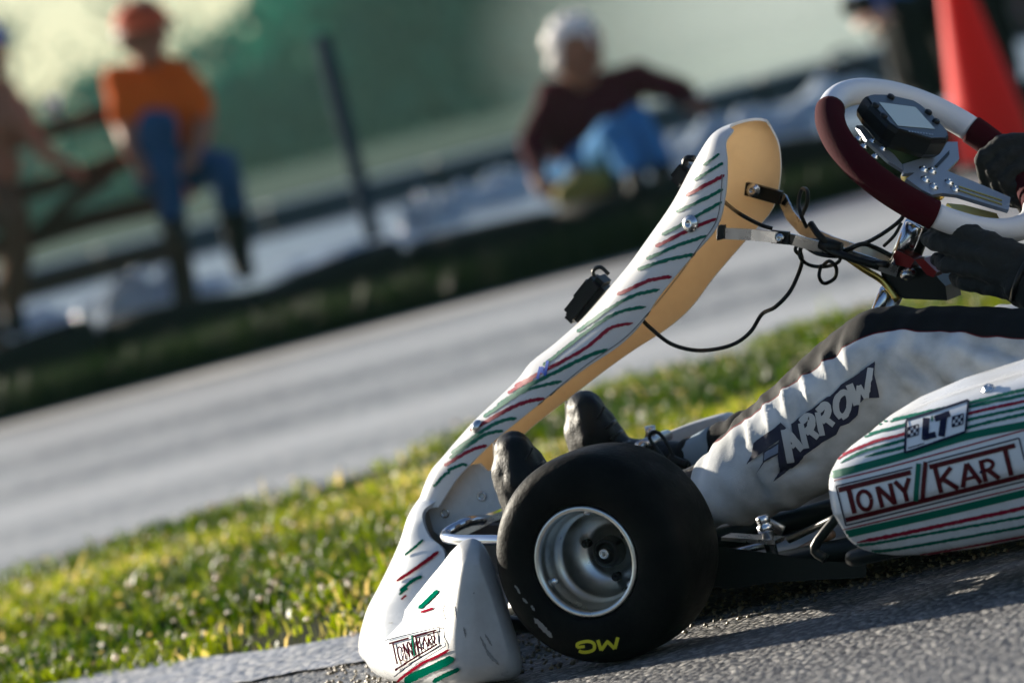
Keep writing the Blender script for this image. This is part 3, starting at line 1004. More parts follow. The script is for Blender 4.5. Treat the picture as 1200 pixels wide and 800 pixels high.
Qf = quad([FZ(140, 640), FZ(345, 575), FZ(348, 630), FZ(165, 735)])
lettering(fb, Qf, [([(.0, 1.02), (.42, 1.02)], 1), ([(.52, 1.02), (1, 1.02)], 1), ([(.08, 1), (.08, .12)], 1), (ell(.19, .45, .055, .3), .8), ([(.28, .1), (.28, .85)], .9), ([(.28, .85), (.37, .1)], .9), ([(.37, .1), (.37, .85)], .9),
                   ([(.40, .85), (.435, .45)], .9), ([(.47, .85), (.435, .45), (.435, .1)], .9), ([(.56, 1), (.56, .1)], 1), ([(.65, .85), (.57, .45), (.66, .1)], .9), ([(.68, .1), (.73, .85), (.78, .1)], .9),
                   ([(.81, .1), (.81, .85)], .9), ([(.81, .85), (.87, .75), (.87, .55), (.81, .45)], .8), ([(.83, .45), (.88, .1)], .8), ([(.94, 1), (.94, .1)], 1), ([(.0, -.06), (1, -.06)], 1)], 2.1, m_fmaroon, .0012)
lettering(fb, Qf, [([(.49, 1.1), (.475, 0)], 1)], 2, m_fgreen, .0016)
lettering(fb, Qf, [([(.515, 1.1), (.50, 0)], 1)], 1.6, m_fmaroon, .0016)
for e_ in ([(-.06, 1.2), (1.06, 1.2)], [(1.06, 1.2), (1.06, -.25)], [(1.06, -.25), (-.06, -.25)]):
    lettering(fb, Qf, [(e_, 1)], 1.2, m_fnavy, .0012)
for pts, w in [([(372, 455), (360, 490), (375, 540)], 1.6), ([(408, 470), (415, 525)], 2.2), ([(450, 560), (458, 605)], 1.8), ([(520, 600), (560, 680), (600, 720)], 3.2), ([(540, 590), (570, 640)], 2), ([(490, 415), (497, 417)], 2.6), ([(130, 545), (150, 542)], 1.2), ([(365, 600), (380, 640), (372, 660)], 1.4)]:
    fb.stroke([FZ(*p) for p in pts], w, m_greymark, jag=.5, taper=.3, step=1.6)      # scuffs on the end cap
fairing = kpart(fb, 'front_fairing')
# bolt plate seen inside the hood
b = MB()
poly = [L(x, y, .035) for x, y in ((500, 592), (523, 549), (562, 543), (570, 552), (581, 550), (592, 547), (618, 548), (618, 584), (560, 606), (518, 630), (508, 622))]
b.prism(poly, (0, -.005, 0), m_white)
for x, y in ((522, 601), (565, 581)):
    b.lathe([(.0062, -.001), (.0062, .002), (.0042, .002), (.0042, -.0012), (.0003, -.0012)], L(x, y, .035), (0, 1, 0), m_bolt, 16)
b.build('mounting_plate', fairing)

# --- bumper bars
b = MB()
A0 = L(521, 627, .05); B0 = L(600, 632, .30)
b.tube([L(612, 612, -.02) * [1, 1, 1], L(560, 609, .10), L(535, 617, .13), L(522, 627, .15), L(535, 632, .2), L(600, 634, .24), L(640, 650, .25)], .0068, m_chrome, 12, 8)
b.tube([L(598, 579, -.10), L(640, 584, .05), L(690, 600, .12)], .0085, m_chrome, 12, 4)
b.tube([L(588, 655, .2), L(640, 655, .2)], .009, m_chrome, 12)
b.tube([L(597, 730, .42), L(660, 735, .42)], .010, m_frame, 12)
b.tube([L(540, 760, .2), L(660, 700, .2)], .010, m_frame, 12)
kpart(b, 'front_bumper')
b = MB()                            # grey bar sloping beside the hood
b.prism([L(x, y, .09) for x, y in ((523, 628), (606, 590), (606, 598), (535, 632))], (0, -.02, 0), m_steel)
b.prism([L(x, y, .02) for x, y in ((540, 628), (606, 592), (606, 630))], (0, -.004, 0), mat('brown heat shield', (.10, .06, .045), .6, vary=.5))
kpart(b, 'foot_rest')

# --- wheels
WA = math.radians(1)
WF = np.array([math.cos(WA), -math.sin(WA), 0]); WL = np.array([math.sin(WA), math.cos(WA), 0])
LIP = np.array([0, .56, .128])


def wheel(C, ax, steer, w=.062, R=.127, text=True):
    C = np.asarray(C, float); ax = np.asarray(ax, float)
    s_ = w / .062
    rim = MB()
    prof = [(.0665, .0600), (.0668, .0625), (.0645, .0640), (.0610, .0632), (.0598, .0605), (.0590, .055), (.0600, .050), (.0585, .046), (.0555, .034), (.0530, .024), (.0515, .0235), (.0500, .014), (.048, .006), (.042, -.004), (.034, -.010), (.0265, -.0125), (.0262, -.0155), (.0145, -.0155), (.0145, -.030), (.040, -.030), (.06, -.06), (.0665, -.062)]
    rim.lathe([(r, a * s_) for r, a in prof], C, ax, m_alu, 64)
    for a in (1.75, 3.9, 6.0):        # bead screws
        d = (np.array([0, 0, 1]) * math.sin(a) + np.cross(ax, [0, 0, 1]) * math.cos(a))
        rim.lathe([(.0045, 0), (.0045, .003), (.0025, .004), (.0002, .004)], C + d * .057 + ax * .045 * s_, -d * .8 + ax * .6, m_bolt, 10)
    wo = kpart(rim, 'wheel')
    ty = MB()
    half = [(.0665, .0605), (.072, .0655), (.086, .0675), (.100, .0655), (.112, .0605), (.1195, .0535), (.1242, .0440), (.1262, .0300), (.1270, .0120)]
    pr = [(r / .127 * R if r > .08 else r, a * s_) for r, a in half]
    pr2 = pr + [(r, -a) for r, a in pr[::-1]]
    pc = cat(pr2, 4)
    ty.lathe([(p[0], p[1]) for p in pc] + [(.064, -.058 * s_), (.064, .058 * s_)], C, ax, m_rubber, 96, closed=True)
    if text:
        ty.freeze()
        MG = lambda x, y: (600 + x / 4, 580 + y / 4)
        Qm = quad([MG(480, 735), MG(300, 735), MG(290, 690), MG(492, 662)])        # upside down on the lower sidewall
        Qm = quad([MG(494, 716), MG(306, 737), MG(293, 691), MG(497, 664)])
        # M (reads upside down) then G
        for pts in ([(.0, .0), (.06, 1)], [(.06, 1), (.24, .25), (.40, 1)], [(.40, 1), (.46, .0)]):
            ty.stroke([Qm(*p) for p in pts], 4.0, m_yellow, sm=0, step=1.5, off=.0007)
        ty.stroke([Qm(*p) for p in [(.94, .80), (.86, .97), (.70, 1.0), (.57, .8), (.56, .3), (.66, .03), (.82, .0), (.94, .15), (.95, .48)]], 3.8, m_yellow, step=1.5, off=.0007)
        ty.stroke([Qm(*p) for p in [(.96, .45), (.78, .45)]], 3.4, m_yellow, sm=0, step=1.5, off=.0007)
        for p0, p1, w_ in (((105, 575), (190, 665), 5.0), ((15, 420), (40, 460), 2.6), ((50, 480), (75, 505), 2.6), ((90, 515), (108, 540), 2.6)):
            ty.stroke([MG(*p0), MG(*p1)], w_, m_greymark, sm=0, jag=.4, taper=.2, step=1.5, off=.0007)
    ty.build('tyre', wo)
    hb = MB()
    hb.lathe([(.0185, -.0135), (.0185, -.011), (.0180, -.0105), (.0180, .002), (.0155, .006), (.0120, .006), (.0120, .0), (.006, .0)], C, ax, m_black, 32)
    hb.lathe([(.0065, -.002), (.0065, .010), (.0055, .012), (.003, .012), (.0028, .004), (.0002, .004)], C, ax, m_bolt, 12)
    for a in (.5, 2.6, 4.69):
        d = np.array([0, 0, 1]) * math.sin(a) + np.cross(ax, [0, 0, 1]) * math.cos(a)
        hb.lathe([(.0052, -.014), (.0052, -.0035), (.003, -.0035), (.0002, -.006)], C + d * .031 + ax * .001, ax, m_black, 12)
    hb.build('hub', wo)
    return wo


wheel(LIP - WL * .0625, WL, True)
wheel(np.array([0, -.50, .128]), -np.array([-.02, 1, 0]) / 1.0002, True, text=False)
for sy in (1, -1):
    wheel(np.array([-1.05, sy * .56, .140]), np.array([0, sy, 0.0]), False, w=.10, R=.139, text=False)

# --- chassis
b = MB()
for sy in (1, -1):
    b.tube([(.30, sy * .17, .055), (.10, sy * .20, .055), (-.05, sy * .30, .055), (-.25, sy * .33, .055), (-.7, sy * .30, .055), (-1.1, sy * .30, .075)], .015, m_frame, 12, 6)
    b.tube([(-.02, sy * .30, .06), (.01, sy * .40, .10), (.01, sy * .44, .12)], .012, m_frame, 10, 5)
    b.lathe([(.0125, -.13), (.0125, .06)], (0, sy * .42, .125), (0, sy, 0), m_frame, 14)
    # side bar carrying the pod
    b.tube([(-.30, sy * .32, .055), (-.31, sy * .48, .060), (-.36, sy * .52, .062), (-.75, sy * .52, .062), (-.80, sy * .32, .06)], .010, m_frame, 10, 6)
    b.tube([(-.28, sy * .33, .06), (-.36, sy * .50, .135), (-.75, sy * .52, .14)], .009, m_frame, 10, 6)
b.tube([(.28, -.18, .055), (.30, 0, .055), (.28, .18, .055)], .013, m_frame, 12, 6)
b.tube([(-.30, -.33, .055), (-.30, .33, .055)], .012, m_frame, 12)
b.tube([(-.85, -.30, .055), (-.85, .30, .055)], .013, m_frame, 12)
kpart(b, 'chassis_frame')
b = MB()
b.box((-.12, 0, .040), .78, .50, .004, m_black, bev=.001)
kpart(b, 'floor_tray')
b = MB()                             # low dark skid beam between wheel and pod
b.loft([[L(x, y0, .40), L(x, y1, .40), L(x, y1, .33), L(x, y0, .33)] for x, y0, y1 in ((800, 640, 672), (850, 641, 690), (905, 648, 682), (960, 657, 679), (1015, 660, 676))], m_frame, flat=True)
kpart(b, 'side_rail')
# track rod, kingpin and small hardware behind the wheel
b = MB()
b.tube([L(830, 655, .36), L(905, 636, .36)], .0045, m_steel, 10)
b.prism([L(x, y, .40) for x, y in ((845, 629), (908, 633), (908, 638), (845, 633))], (0, -.03, 0), m_steel)
kp = L(903, 640, .385)
b.lathe([(.007, -.028), (.007, .018), (.010, .018), (.010, .026), (.007, .028), (.0085, .030), (.0085, .036), (.006, .0385), (.0002, .0385)], kp, (.02, 0, 1), m_bolt, 18)
b.lathe([(.004, -.034), (.004, -.01)], kp + np.array([.014, .0, 0]), (.02, 0, 1), m_bolt, 10)
kpart(b, 'kingpin')
b = MB()
b.tube([L(925, 632, .3), L(975, 608, .34), L(1000, 596, .36)], .0045, m_frame, 10)
kpart(b, 'brake_line')
b = MB()
b.tube([L(930, 650, .3), L(948, 640, .31), L(975, 625, .33)], .006, mat('brown hose', (.16, .09, .05), .5), 10, 4)
kpart(b, 'hose')
b = MB()
b.tube([L(968, 655, .45), L(955, 640, .45), L(985, 600, .45)], .006, m_frame, 10, 4)
kpart(b, 'pod_strut')

# --- side pods
def pod(sy):
    b = MB(); R = []
    xs_ = [-.334, -.336, -.340, -.348, -.362, -.382, -.42, -.48, -.56, -.66, -.76, -.86, -.92, -.95, -.965]
    kk = [.55, .70, .82, .91, .96, .985, 1, 1, 1, 1, 1, 1, .95, .85, .6]
    zt_ = np.interp(xs_, [-.97, -.82, -.62, -.52, -.46, -.40, -.36, -.32], [.195, .232, .230, .226, .220, .209, .196, .184])
    zb_ = np.interp(xs_, [-.97, -.62, -.44, -.38, -.32], [.050, .044, .047, .056, .070])
    for x, k, zt, zb in zip(xs_, kk, zt_, zb_):
        h_ = zt - zb
        pr = [(.44, zb + .01), (.53, zb), (.575, zb + .012), (.602, zb + .07 * h_ / .18), (.610, zb + .50 * h_), (.603, zb + .76 * h_), (.585, zb + .91 * h_), (.555, zt - .002), (.50, zt + .001), (.44, zt - .002)]
        lp = cat(pr, 6, closed=True)
        cy_, cz_ = .55, zb + .47 * h_
        R.append([(x, sy * (cy_ + (p[0] - cy_) * k), cz_ + (p[1] - cz_) * k) for p in lp])
    # smooth the stations
    Rc = np.array(R); R2 = []
    for i in range(len(Rc) - 1):
        a = Rc[max(i - 1, 0)]; p = Rc[i]; q = Rc[i + 1]; d = Rc[min(i + 2, len(Rc) - 1)]
        n_ = 3 if i > 4 else 2
        for t_ in range(n_):
            t = t_ / n_
            R2.append(p + (q - p) * t)
    R2.append(Rc[-1])
    b.loft(R2, m_white)
    if sy > 0:
        b.freeze()
        Z = lambda x, y: (950 + x / 3.48, 430 + y / 3.48)
        def st(c, pts, w, jag=.22, off=.0008, sm=6, tp=.06):
            if pts[-1][0] == 960:
                pts = pts + [(1500, pts[-1][1] + 540 * (pts[-1][1] - pts[-2][1]) / (pts[-1][0] - pts[-2][0]))]
            b.stroke([Z(*p) for p in pts], w * (1.32 if jag > .1 else 1) / 3.48, {'g': m_green, 'r': m_red, 'n': m_navy, 'm': m_maroon, 'w': m_sticker}[c], jag=jag, off=off, sm=sm, taper=tp, step=2.0)
        for sgn in (0, 1):
            pass
        st('g', [(78, 345), (105, 322), (150, 293), (250, 243), (395, 203), (655, 145), (870, 93), (960, 72)], 10)
        st('g', [(74, 372), (100, 345), (140, 320), (240, 276), (390, 235), (650, 163), (870, 115), (960, 94)], 10)
        st('r', [(88, 398), (115, 372), (160, 346), (270, 302), (390, 271), (640, 192), (870, 140), (960, 120)], 9)
        st('g', [(122, 392), (170, 365), (230, 340), (385, 297), (640, 217), (870, 166), (960, 145)], 9)
        st('g', [(222, 366), (300, 346), (385, 325), (640, 247), (870, 192), (960, 172)], 10)
        st('g', [(66, 444), (150, 424), (250, 397), (390, 358), (640, 282), (870, 236), (960, 215)], 30, .03, tp=0)
        st('r', [(58, 471), (200, 438), (400, 386), (870, 257), (960, 232)], 6, .05)
        st('r', [(103, 668), (300, 622), (870, 487), (960, 466)], 6, .05)
        st('g', [(108, 688), (300, 645), (600, 577), (870, 512), (960, 490)], 30, .03, tp=0)
        st('r', [(190, 712), (400, 672), (870, 572), (960, 552)], 12)
        st('g', [(128, 728), (250, 718), (400, 692), (870, 608), (960, 588)], 9)
        st('g', [(150, 756), (250, 750), (400, 732), (870, 648), (960, 628)], 9)
        st('r', [(180, 782), (400, 771), (870, 688), (960, 668)], 7)
        # outlined box and lettering, set out on the slanted frame of the print
        F_ = lambda u, v: (118 + u + .25 * v, 492 - .248 * u + v)
        def fl(c, pts, w, off=.0012, sm=0):
            st(c, [F_(*p) for p in pts], w, .0, off, sm, 0)
        for e_ in ([(-10, -9), (300, -9)], [(-10, -9), (-10, 148)], [(-10, 148), (738, 148)], [(366, -14), (738, -20)], [(738, -20), (738, 70)]):
            fl('n', e_, 6)
        fl('m', [(-4, 8), (290, 8)], 20); fl('m', [(35, 8), (35, 110)], 20); fl('m', ell(86, 71, 26, 36, 20), 16, sm=6)
        fl('m', [(147, 30), (147, 114)], 18); fl('m', [(148, 34), (198, 110)], 18); fl('m', [(199, 30), (199, 114)], 18)
        fl('m', [(219, 28), (248, 76)], 18); fl('m', [(277, 28), (248, 76)], 18); fl('m', [(248, 72), (248, 114)], 18)
        fl('m', [(-6, 127), (724, 127)], 20)
        fl('m', [(366, 6), (716, 4)], 20); fl('m', [(387, 8), (387, 114)], 19); fl('m', [(448, 27), (390, 74)], 18); fl('m', [(404, 62), (456, 114)], 19)
        fl('m', [(475, 114), (512, 28)], 19); fl('m', [(512, 28), (549, 114)], 19); fl('m', [(488, 86), (537, 86)], 13)
        fl('m', [(569, 28), (569, 114)], 19); fl('m', [(569, 35), (598, 35), (614, 52), (598, 70), (569, 72)], 15, sm=6); fl('m', [(588, 72), (624, 114)], 19)
        fl('m', [(673, 4), (673, 114)], 20)
        fl('g', [(329, -18), (281, 120)], 20, .0016); fl('m', [(357, -18), (309, 120)], 18, .0016)
        # driver's initials plate
        c4 = [(395, 222), (648, 140), (635, 265), (388, 350)]
        b.poly([Z(*p) for p in c4], m_sticker, off=.0018)
        for i in range(4):
            st('n', [c4[i], c4[(i + 1) % 4]], 9, .02, .0026, 0, 0)
        for pts, w in (([(476, 212), (470, 298)], 27), ([(462, 290), (514, 276)], 24), ([(510, 216), (572, 194)], 24), ([(549, 200), (537, 284)], 27)):
            st('n', pts, w, .02, .0026, 0, 0)
        st('g', [(500, 205), (500, 225)], 8, .1, .003, 0, 0)
        for ox, oy in ((401, 252), (583, 208)):
            for i in range(4):
                for j in range(3):
                    if (i + j) % 2 == 0:
                        x0 = ox + i * 11; y0 = oy + j * 13 - i * 3.2
                        b.poly([Z(x0, y0), Z(x0 + 11, y0 - 3.2), Z(x0 + 10.6, y0 + 9.8), Z(x0 - .4, y0 + 13)], m_navy, off=.0026)
            for e_ in ([(ox, oy), (ox + 44, oy - 13)], [(ox + 44, oy - 13), (ox + 42, oy + 26)], [(ox + 42, oy + 26), (ox - 2, oy + 39)], [(ox - 2, oy + 39), (ox, oy)]):
                st('n', e_, 4, .02, .0028, 0, 0)
        st('n', [(402, 332), (468, 312)], 3, .3, .0026, 0, 0)
        for x, y, w in ((725, 88, 6), (205, 272, 4), (62, 590, 6), (90, 575, 3), (690, 430, 7), (760, 485, 4), (820, 405, 3), (655, 432, 5)):
            st('n' if w > 4 else 'w', [(x, y), (x + w * 2, y - w)], w, .5, .002, 0, .3)
        o_ = b.build('side_pod', kart)
        bb = MB()
        p_ = b.hit(*Z(725, 92), .001)
        bb.bolt(p_, Vector((0, .5, .85)), .005, m_bolt)
        bb.build('bolt', o_)
        return o_
    return b.build('side_pod', kart)


pod(1); pod(-1)

# --- steering wheel
SC = L(1093, 188, 0)
nworld = np.array([.601, -.439, .668]); nw = np.array([nworld @ KH, nworld @ KL, nworld[2]]); nw /= np.linalg.norm(nw)          # towards the driver
e2 = np.array([nw[2], 0, -nw[0]]); e2 -= nw * (e2 @ nw); e2 /= np.linalg.norm(e2)
e1 = np.cross(e2, nw); e1 /= np.linalg.norm(e1)


def SWp(px, py, h_=0.0):              # pixel on the wheel plane, raised by h_
    d = kray(px, py)
    return CK + d * (((SC + nw * h_ - CK) @ nw) / (d @ nw))


def SWang(px, py):
    q = SWp(px, py) - SC
    return math.atan2(q @ e2, q @ e1), np.linalg.norm(q)


RS = .1415


def swarc(a0, a1, r, M, n=40, R=RS, end=True):
    b = MB()
    b.tube([SC + (e1 * math.cos(a) + e2 * math.sin(a)) * R for a in np.linspace(a0, a1, n)], r, M, 20)
    return b


aA, rA = SWang(972, 128)     # white to red at the left
aB, rB = SWang(1095, 256)    # red to white at the near side
aC, rC = SWang(1140, 150)    # white to red at the far side
sw = MB()
print('SW angles', math.degrees(aA), rA, math.degrees(aB), rB, math.degrees(aC), rC, SWang(1185, 262), SWang(1020,105))
SC0 = SWp(1088, 206)
sw.lathe([(.030, -.012), (.030, 0), (.026, .004), (.0002, .004)], SC0 - nw * .004, nw, m_gold, 32)
steer = kpart(sw, 'steering_wheel')


def norm_to(a, ref):                  # a in (ref, ref+2pi)
    while a <= ref: a += 2 * math.pi
    while a > ref + 2 * math.pi: a -= 2 * math.pi
    return a


# going round: A (left) -> B (near side) -> ... -> C (far side) -> A
dirn = 1 if norm_to(aB, aA) - aA < math.pi else -1
span = (norm_to(aB, aA) - aA) if dirn == 1 else -(norm_to(aA, aB) - aB)
swarc(aA, aA + span, .0185, m_suede).build('suede_grip', steer)
spC = (norm_to(aA, aC) - aC) if dirn == 1 else -(norm_to(aC, aA) - aA)
swarc(aC, aC + spC, .0165, m_leather).build('leather_grip', steer)
rest = 2 * math.pi - abs(span) - abs(spC)
rest *= dirn
a0 = aA + span
swarc(a0, a0 + rest * .56, .0155, m_leather).build('leather_grip', steer)
swarc(a0 + rest * .56, a0 + rest * .62, .0165, m_suede).build('suede_grip', steer)
swarc(a0 + rest * .62, a0 + rest, .0185, m_suede).build('suede_grip', steer)
# spoke plate
b = MB()
SPK = [(1056, 196), (1076, 190), (1094, 180), (1104, 170), (1120, 170), (1122, 190), (1108, 204), (1128, 212), (1150, 221), (1182, 235), (1180, 250), (1156, 243), (1120, 232), (1102, 230), (1090, 232), (1078, 226), (1060, 213), (1070, 206), (1057, 207)]
b.prism([SWp(x, y, .003) for x, y in SPK], nw * .005, m_plate)
b.prism([SWp(x, y, .003) for x, y in ((1056, 196), (1062, 206), (1040, 192), (1014, 168), (1002, 150), (1010, 150), (1022, 165), (1046, 184))], nw * .004, m_plate)
for x, y in ((1082, 199), (1092, 201), (1084, 211), (1094, 219), (1112, 214), (1119, 222)):
    b.bolt(SWp(x, y, .008), nw, .0042, m_bolt)
b.prism([SWp(x, y, .0082) for x, y in ((1095, 195), (1098, 197), (1112, 182), (1112, 177))], nw * .0015, m_black)
for dx in (0, 4.5):
    b.prism([SWp(x, y + dx, .0082) for x, y in ((1123, 218), (1124, 219.5), (1174, 236), (1174, 234.5))], nw * .001, m_gold)
b.build('spoke_plate', steer)
# gold boss under the wheel
b = MB()
b.prism([SWp(x, y, -.02) for x, y in ((1110, 238), (1130, 240), (1168, 250), (1176, 266), (1150, 262), (1120, 248))], -nw * .02, m_gold)
b.lathe([(.022, -.03), (.022, -.005)], SC0, nw, m_black, 24)
b.build('steering_boss', steer)
# lap timer
b = MB()
ZD = lambda x, y: (940 + x / 4.615, 80 + y / 4.615)
fp = [(345, 152), (378, 142), (460, 144), (600, 176), (640, 200), (695, 245), (788, 345), (793, 368), (780, 384), (700, 386), (520, 332), (470, 300), (420, 245), (372, 195)]
HF = .040
top = [SWp(*ZD(*p), HF) for p in fp]
ctr = sum(top) / len(top)
rg = []
for k, hh in ((.80, -.032), (.97, -.029), (1.03, -.022), (1.03, -.006), (1.0, -.001), (.985, 0)):
    rg.append([ctr + (p - ctr) * k + nw * hh for p in top])
b.loft(rg, m_black, flat=True)
b.prism([ctr + (p - ctr) * .955 + nw * .0004 for p in top], nw * .001, m_face)
lap = b.build('lap_timer', steer)
b2 = MB()
b2.prism([SWp(*ZD(*p), HF + .0018) for p in ((415, 186), (612, 212), (718, 330), (517, 312))], nw * .0006, m_lcd)
b2.build('display', steer)
for p in ((395, 205), (440, 262), (680, 243), (722, 292), (478, 160)):
    b2 = MB()
    c_ = SWp(*ZD(*p), HF + .0014)
    b2.lathe([(.0048, 0), (.0048, .003), (.0035, .004), (.0002, .004)], c_, nw, m_black, 14)
    b2.build('button', steer)
b2 = MB()
for i in range(9):
    p0 = (575 + i * 15.5, 338 + i * 2.1)
    b2.prism([SWp(*ZD(p0[0] + dx, p0[1] + dy), HF + .0016) for dx, dy in ((0, 0), (9, 1.4), (11, 8), (2, 7))], nw * .0004, m_steel)
b2.build('badge', steer)
b = MB()
for x, y in ((1006, 163), (1012, 172), (1022, 166), (1034, 175), (1025, 184)):
    b.bolt(SWp(x, y, .006), nw, .003, m_bolt)
b.build('bolt', steer)

# --- column, clamp and brackets
b = MB()
b.tube([L(1072, 262, .02), L(1052, 310, .01)], .0125, m_chrome, 16)
b.tube([L(1083, 266, .0), L(1066, 312, -.01)], .0100, m_black, 14)
b.tube([L(1040, 340, .01), L(1018, 392, .0)], .0095, m_chrome, 14)
b.tube([L(1052, 345, .01), L(1032, 392, .0)], .007, m_steel, 14)
kpart(b, 'steering_column')
b = MB()
b.prism([L(x, y, .03) for x, y in ((1046, 300), (1050, 293), (1066, 300), (1072, 305), (1066, 314), (1050, 310))], (0, -.03, 0), m_redano)
b.prism([L(x, y, .04) for x, y in ((1072, 304), (1082, 303), (1098, 319), (1094, 325), (1086, 322))], (0, -.03, 0), m_redano)
b.prism([L(x, y, .015) for x, y in ((1030, 308), (1050, 305), (1092, 318), (1108, 335), (1110, 352), (1060, 350), (1036, 338))], (0, -.05, 0), m_black)
b.lathe([(.008, -.004), (.008, .004), (.0055, .005), (.0055, .011), (.0002, .011)], L(1065, 321, .03), (0.25, 1, .1), m_bolt, 16)
kpart(b, 'column_clamp')
m_brk = m_steel


def strap(pts, ys, w, t, name, M=m_brk):
    """flat bracket through pixels; w width along the image normal, t thickness"""
    b = MB(); P = [L(p[0], p[1], y) for p, y in zip(pts, ys)]
    rings = []
    for i, p in enumerate(P):
        d = P[min(i + 1, len(P) - 1)] - P[max(i - 1, 0)]; d /= np.linalg.norm(d)
        s1 = np.cross(d, [0, 1, 0]); s1 /= np.linalg.norm(s1); s2 = np.cross(d, s1)
        rings.append([p + s1 * w / 2 + s2 * t / 2, p - s1 * w / 2 + s2 * t / 2, p - s1 * w / 2 - s2 * t / 2, p + s1 * w / 2 - s2 * t / 2])
    b.loft(rings, M, flat=True)
    return b


b = strap([(840, 273), (880, 275), (918, 279), (930, 281), (985, 296), (1052, 318)], [.118, .10, .08, .07, .04, .02], .014, .003, 'b')
b.prism([L(x, y, .120) for x, y in ((842, 264), (848, 264), (848, 280), (840, 282))], (0, -.008, 0), m_black)
b.prism([L(x, y, .085) for x, y in ((904, 270), (924, 272), (924, 287), (904, 285))], (0, -.006, 0), m_black)
b.bolt(L(914, 279, .087), (0, 1, 0), .004, m_bolt)
kpart(b, 'panel_bracket')
b = strap([(872, 224), (905, 228), (918, 234), (926, 252), (940, 268), (975, 284), (1010, 295), (1048, 304)], [-.10, -.09, -.08, -.06, -.04, -.02, 0, .01], .015, .003, 'b')
b.prism([L(x, y, -.07) for x, y in ((874, 214), (916, 225), (912, 240), (872, 229))], (0, -.008, 0), m_black)
b.bolt(L(883, 223, -.065), (0, 1, 0), .006, m_bolt, .006)
kpart(b, 'panel_bracket')
b = MB()
b.tube([L(985, 296, .04), L(1012, 315, .03), L(1035, 330, .02), L(1052, 352, .02)], .0045, m_gold, 10, 6)
kpart(b, 'brake_hose')

# --- cable loom
b = MB()
CB = [([(752, 374), (762, 384), (785, 402), (812, 410), (838, 409), (862, 402), (880, 388), (893, 368), (908, 360), (924, 344), (934, 325), (940, 306), (938, 292), (946, 286), (962, 292)], .0026),
      ([(848, 236), (866, 250), (890, 263), (905, 268)], .0026),
      ([(938, 300), (932, 292), (940, 283), (960, 282), (982, 290), (984, 305), (970, 312), (950, 311), (938, 302), (938, 290)], .0024),
      ([(962, 311), (960, 324), (966, 332), (978, 326), (980, 314), (972, 306), (963, 312)], .0024),
      ([(945, 290), (960, 298), (985, 300), (1000, 290), (1020, 282), (1040, 270), (1055, 258), (1060, 250)], .0026),
      ([(1036, 288), (1048, 276), (1056, 262)], .0022), ([(945, 266), (938, 250), (936, 236), (940, 222), (946, 224), (946, 238), (940, 252)], .0026),
      ([(950, 262), (962, 278), (985, 296), (1010, 305), (1040, 310)], .0045), ([(955, 285), (990, 300), (1030, 312)], .005), ([(990, 294), (1010, 286), (1025, 290), (1045, 300)], .003)]
for pts, r in CB:
    b.tube([L(x, y, .045 + .012 * math.sin(i * 1.7)) if x > 850 or y > 300 else L(x, y, -.05 if x < 910 and y < 275 else .045) for i, (x, y) in enumerate(pts)], r, m_cable, 8, 7)
b.tube([L(962, 284, .05), L(985, 292, .05)], .009, m_cable, 10)
kpart(b, 'cable_loom')

# pale guard standing beside the right foot
b = MB()
GP = [(770, 516), (792, 502), (834, 489), (846, 490), (852, 499), (854, 520), (850, 560), (800, 580), (760, 560)]
gp = [L(x, y, -.22) for x, y in GP]; gc = sum(gp) / len(gp)
rg = [[gc + (p - gc) * k + np.array([0, dy, 0]) for p in cat(gp, 4, closed=True)] for k, dy in ((.93, .0), (.985, -.003), (1.0, -.012), (1.0, -.035), (.97, -.045))]
b.loft(rg, m_scuffshade)
kpart(b, 'guard_panel')

# --- seat, axle, engine (mostly out of the picture)
b = MB()
G = []
for i in range(14):
    t = i / 13
    ang = math.pi * (.02 + .60 * t)
    cx_ = -.62 - .34 * t; cz_ = .085 + .48 * max(0, t - .35) ** 1.25
    G.append([(cx_ - .06 * abs(math.sin(a)) * t + .04 * (1 - abs(math.cos(a))) * 0, .19 * math.sin(a), cz_ + .13 * (1 - math.cos(a)) * (1 - .5 * t)) for a in np.linspace(-1.35, 1.35, 17)])
b.shell(G, .005, m_black, m_black, m_black)
kpart(b, 'seat')
b = MB()
b.lathe([(.02, -.55), (.02, .55)], (-1.05, 0, .14), (0, 1, 0), m_steel, 20)
kpart(b, 'rear_axle')
b = MB()
b.box((-.80, -.34, .17), .16, .14, .14, m_alu, bev=.02)
b.box((-.80, -.34, .28), .12, .12, .09, m_black, bev=.01)
for i in range(5):
    b.box((-.80, -.34, .25 + i * .016), .14, .14, .005, m_alu)
b.tube([(-.80, -.40, .22), (-.95, -.44, .24), (-1.15, -.42, .24), (-1.28, -.40, .24)], .03, m_steel, 14, 5)
kpart(b, 'engine')
b = MB()
b.tube([(-1.15, -.50, .12), (-1.24, -.48, .12), (-1.26, 0, .12), (-1.24, .48, .12), (-1.15, .50, .12)], .035, m_black, 16, 8)
kpart(b, 'rear_bumper')
for sy in (.15, -.15):
    b = MB()
    b.tube([(.06, sy, .05), (.20, sy, .17), (.205, sy, .22)], .007, m_steel, 10, 5)
    b.tube([(.205, sy - .045, .20), (.205, sy + .045, .20)], .008, m_steel, 10)
    kpart(b, 'pedal')
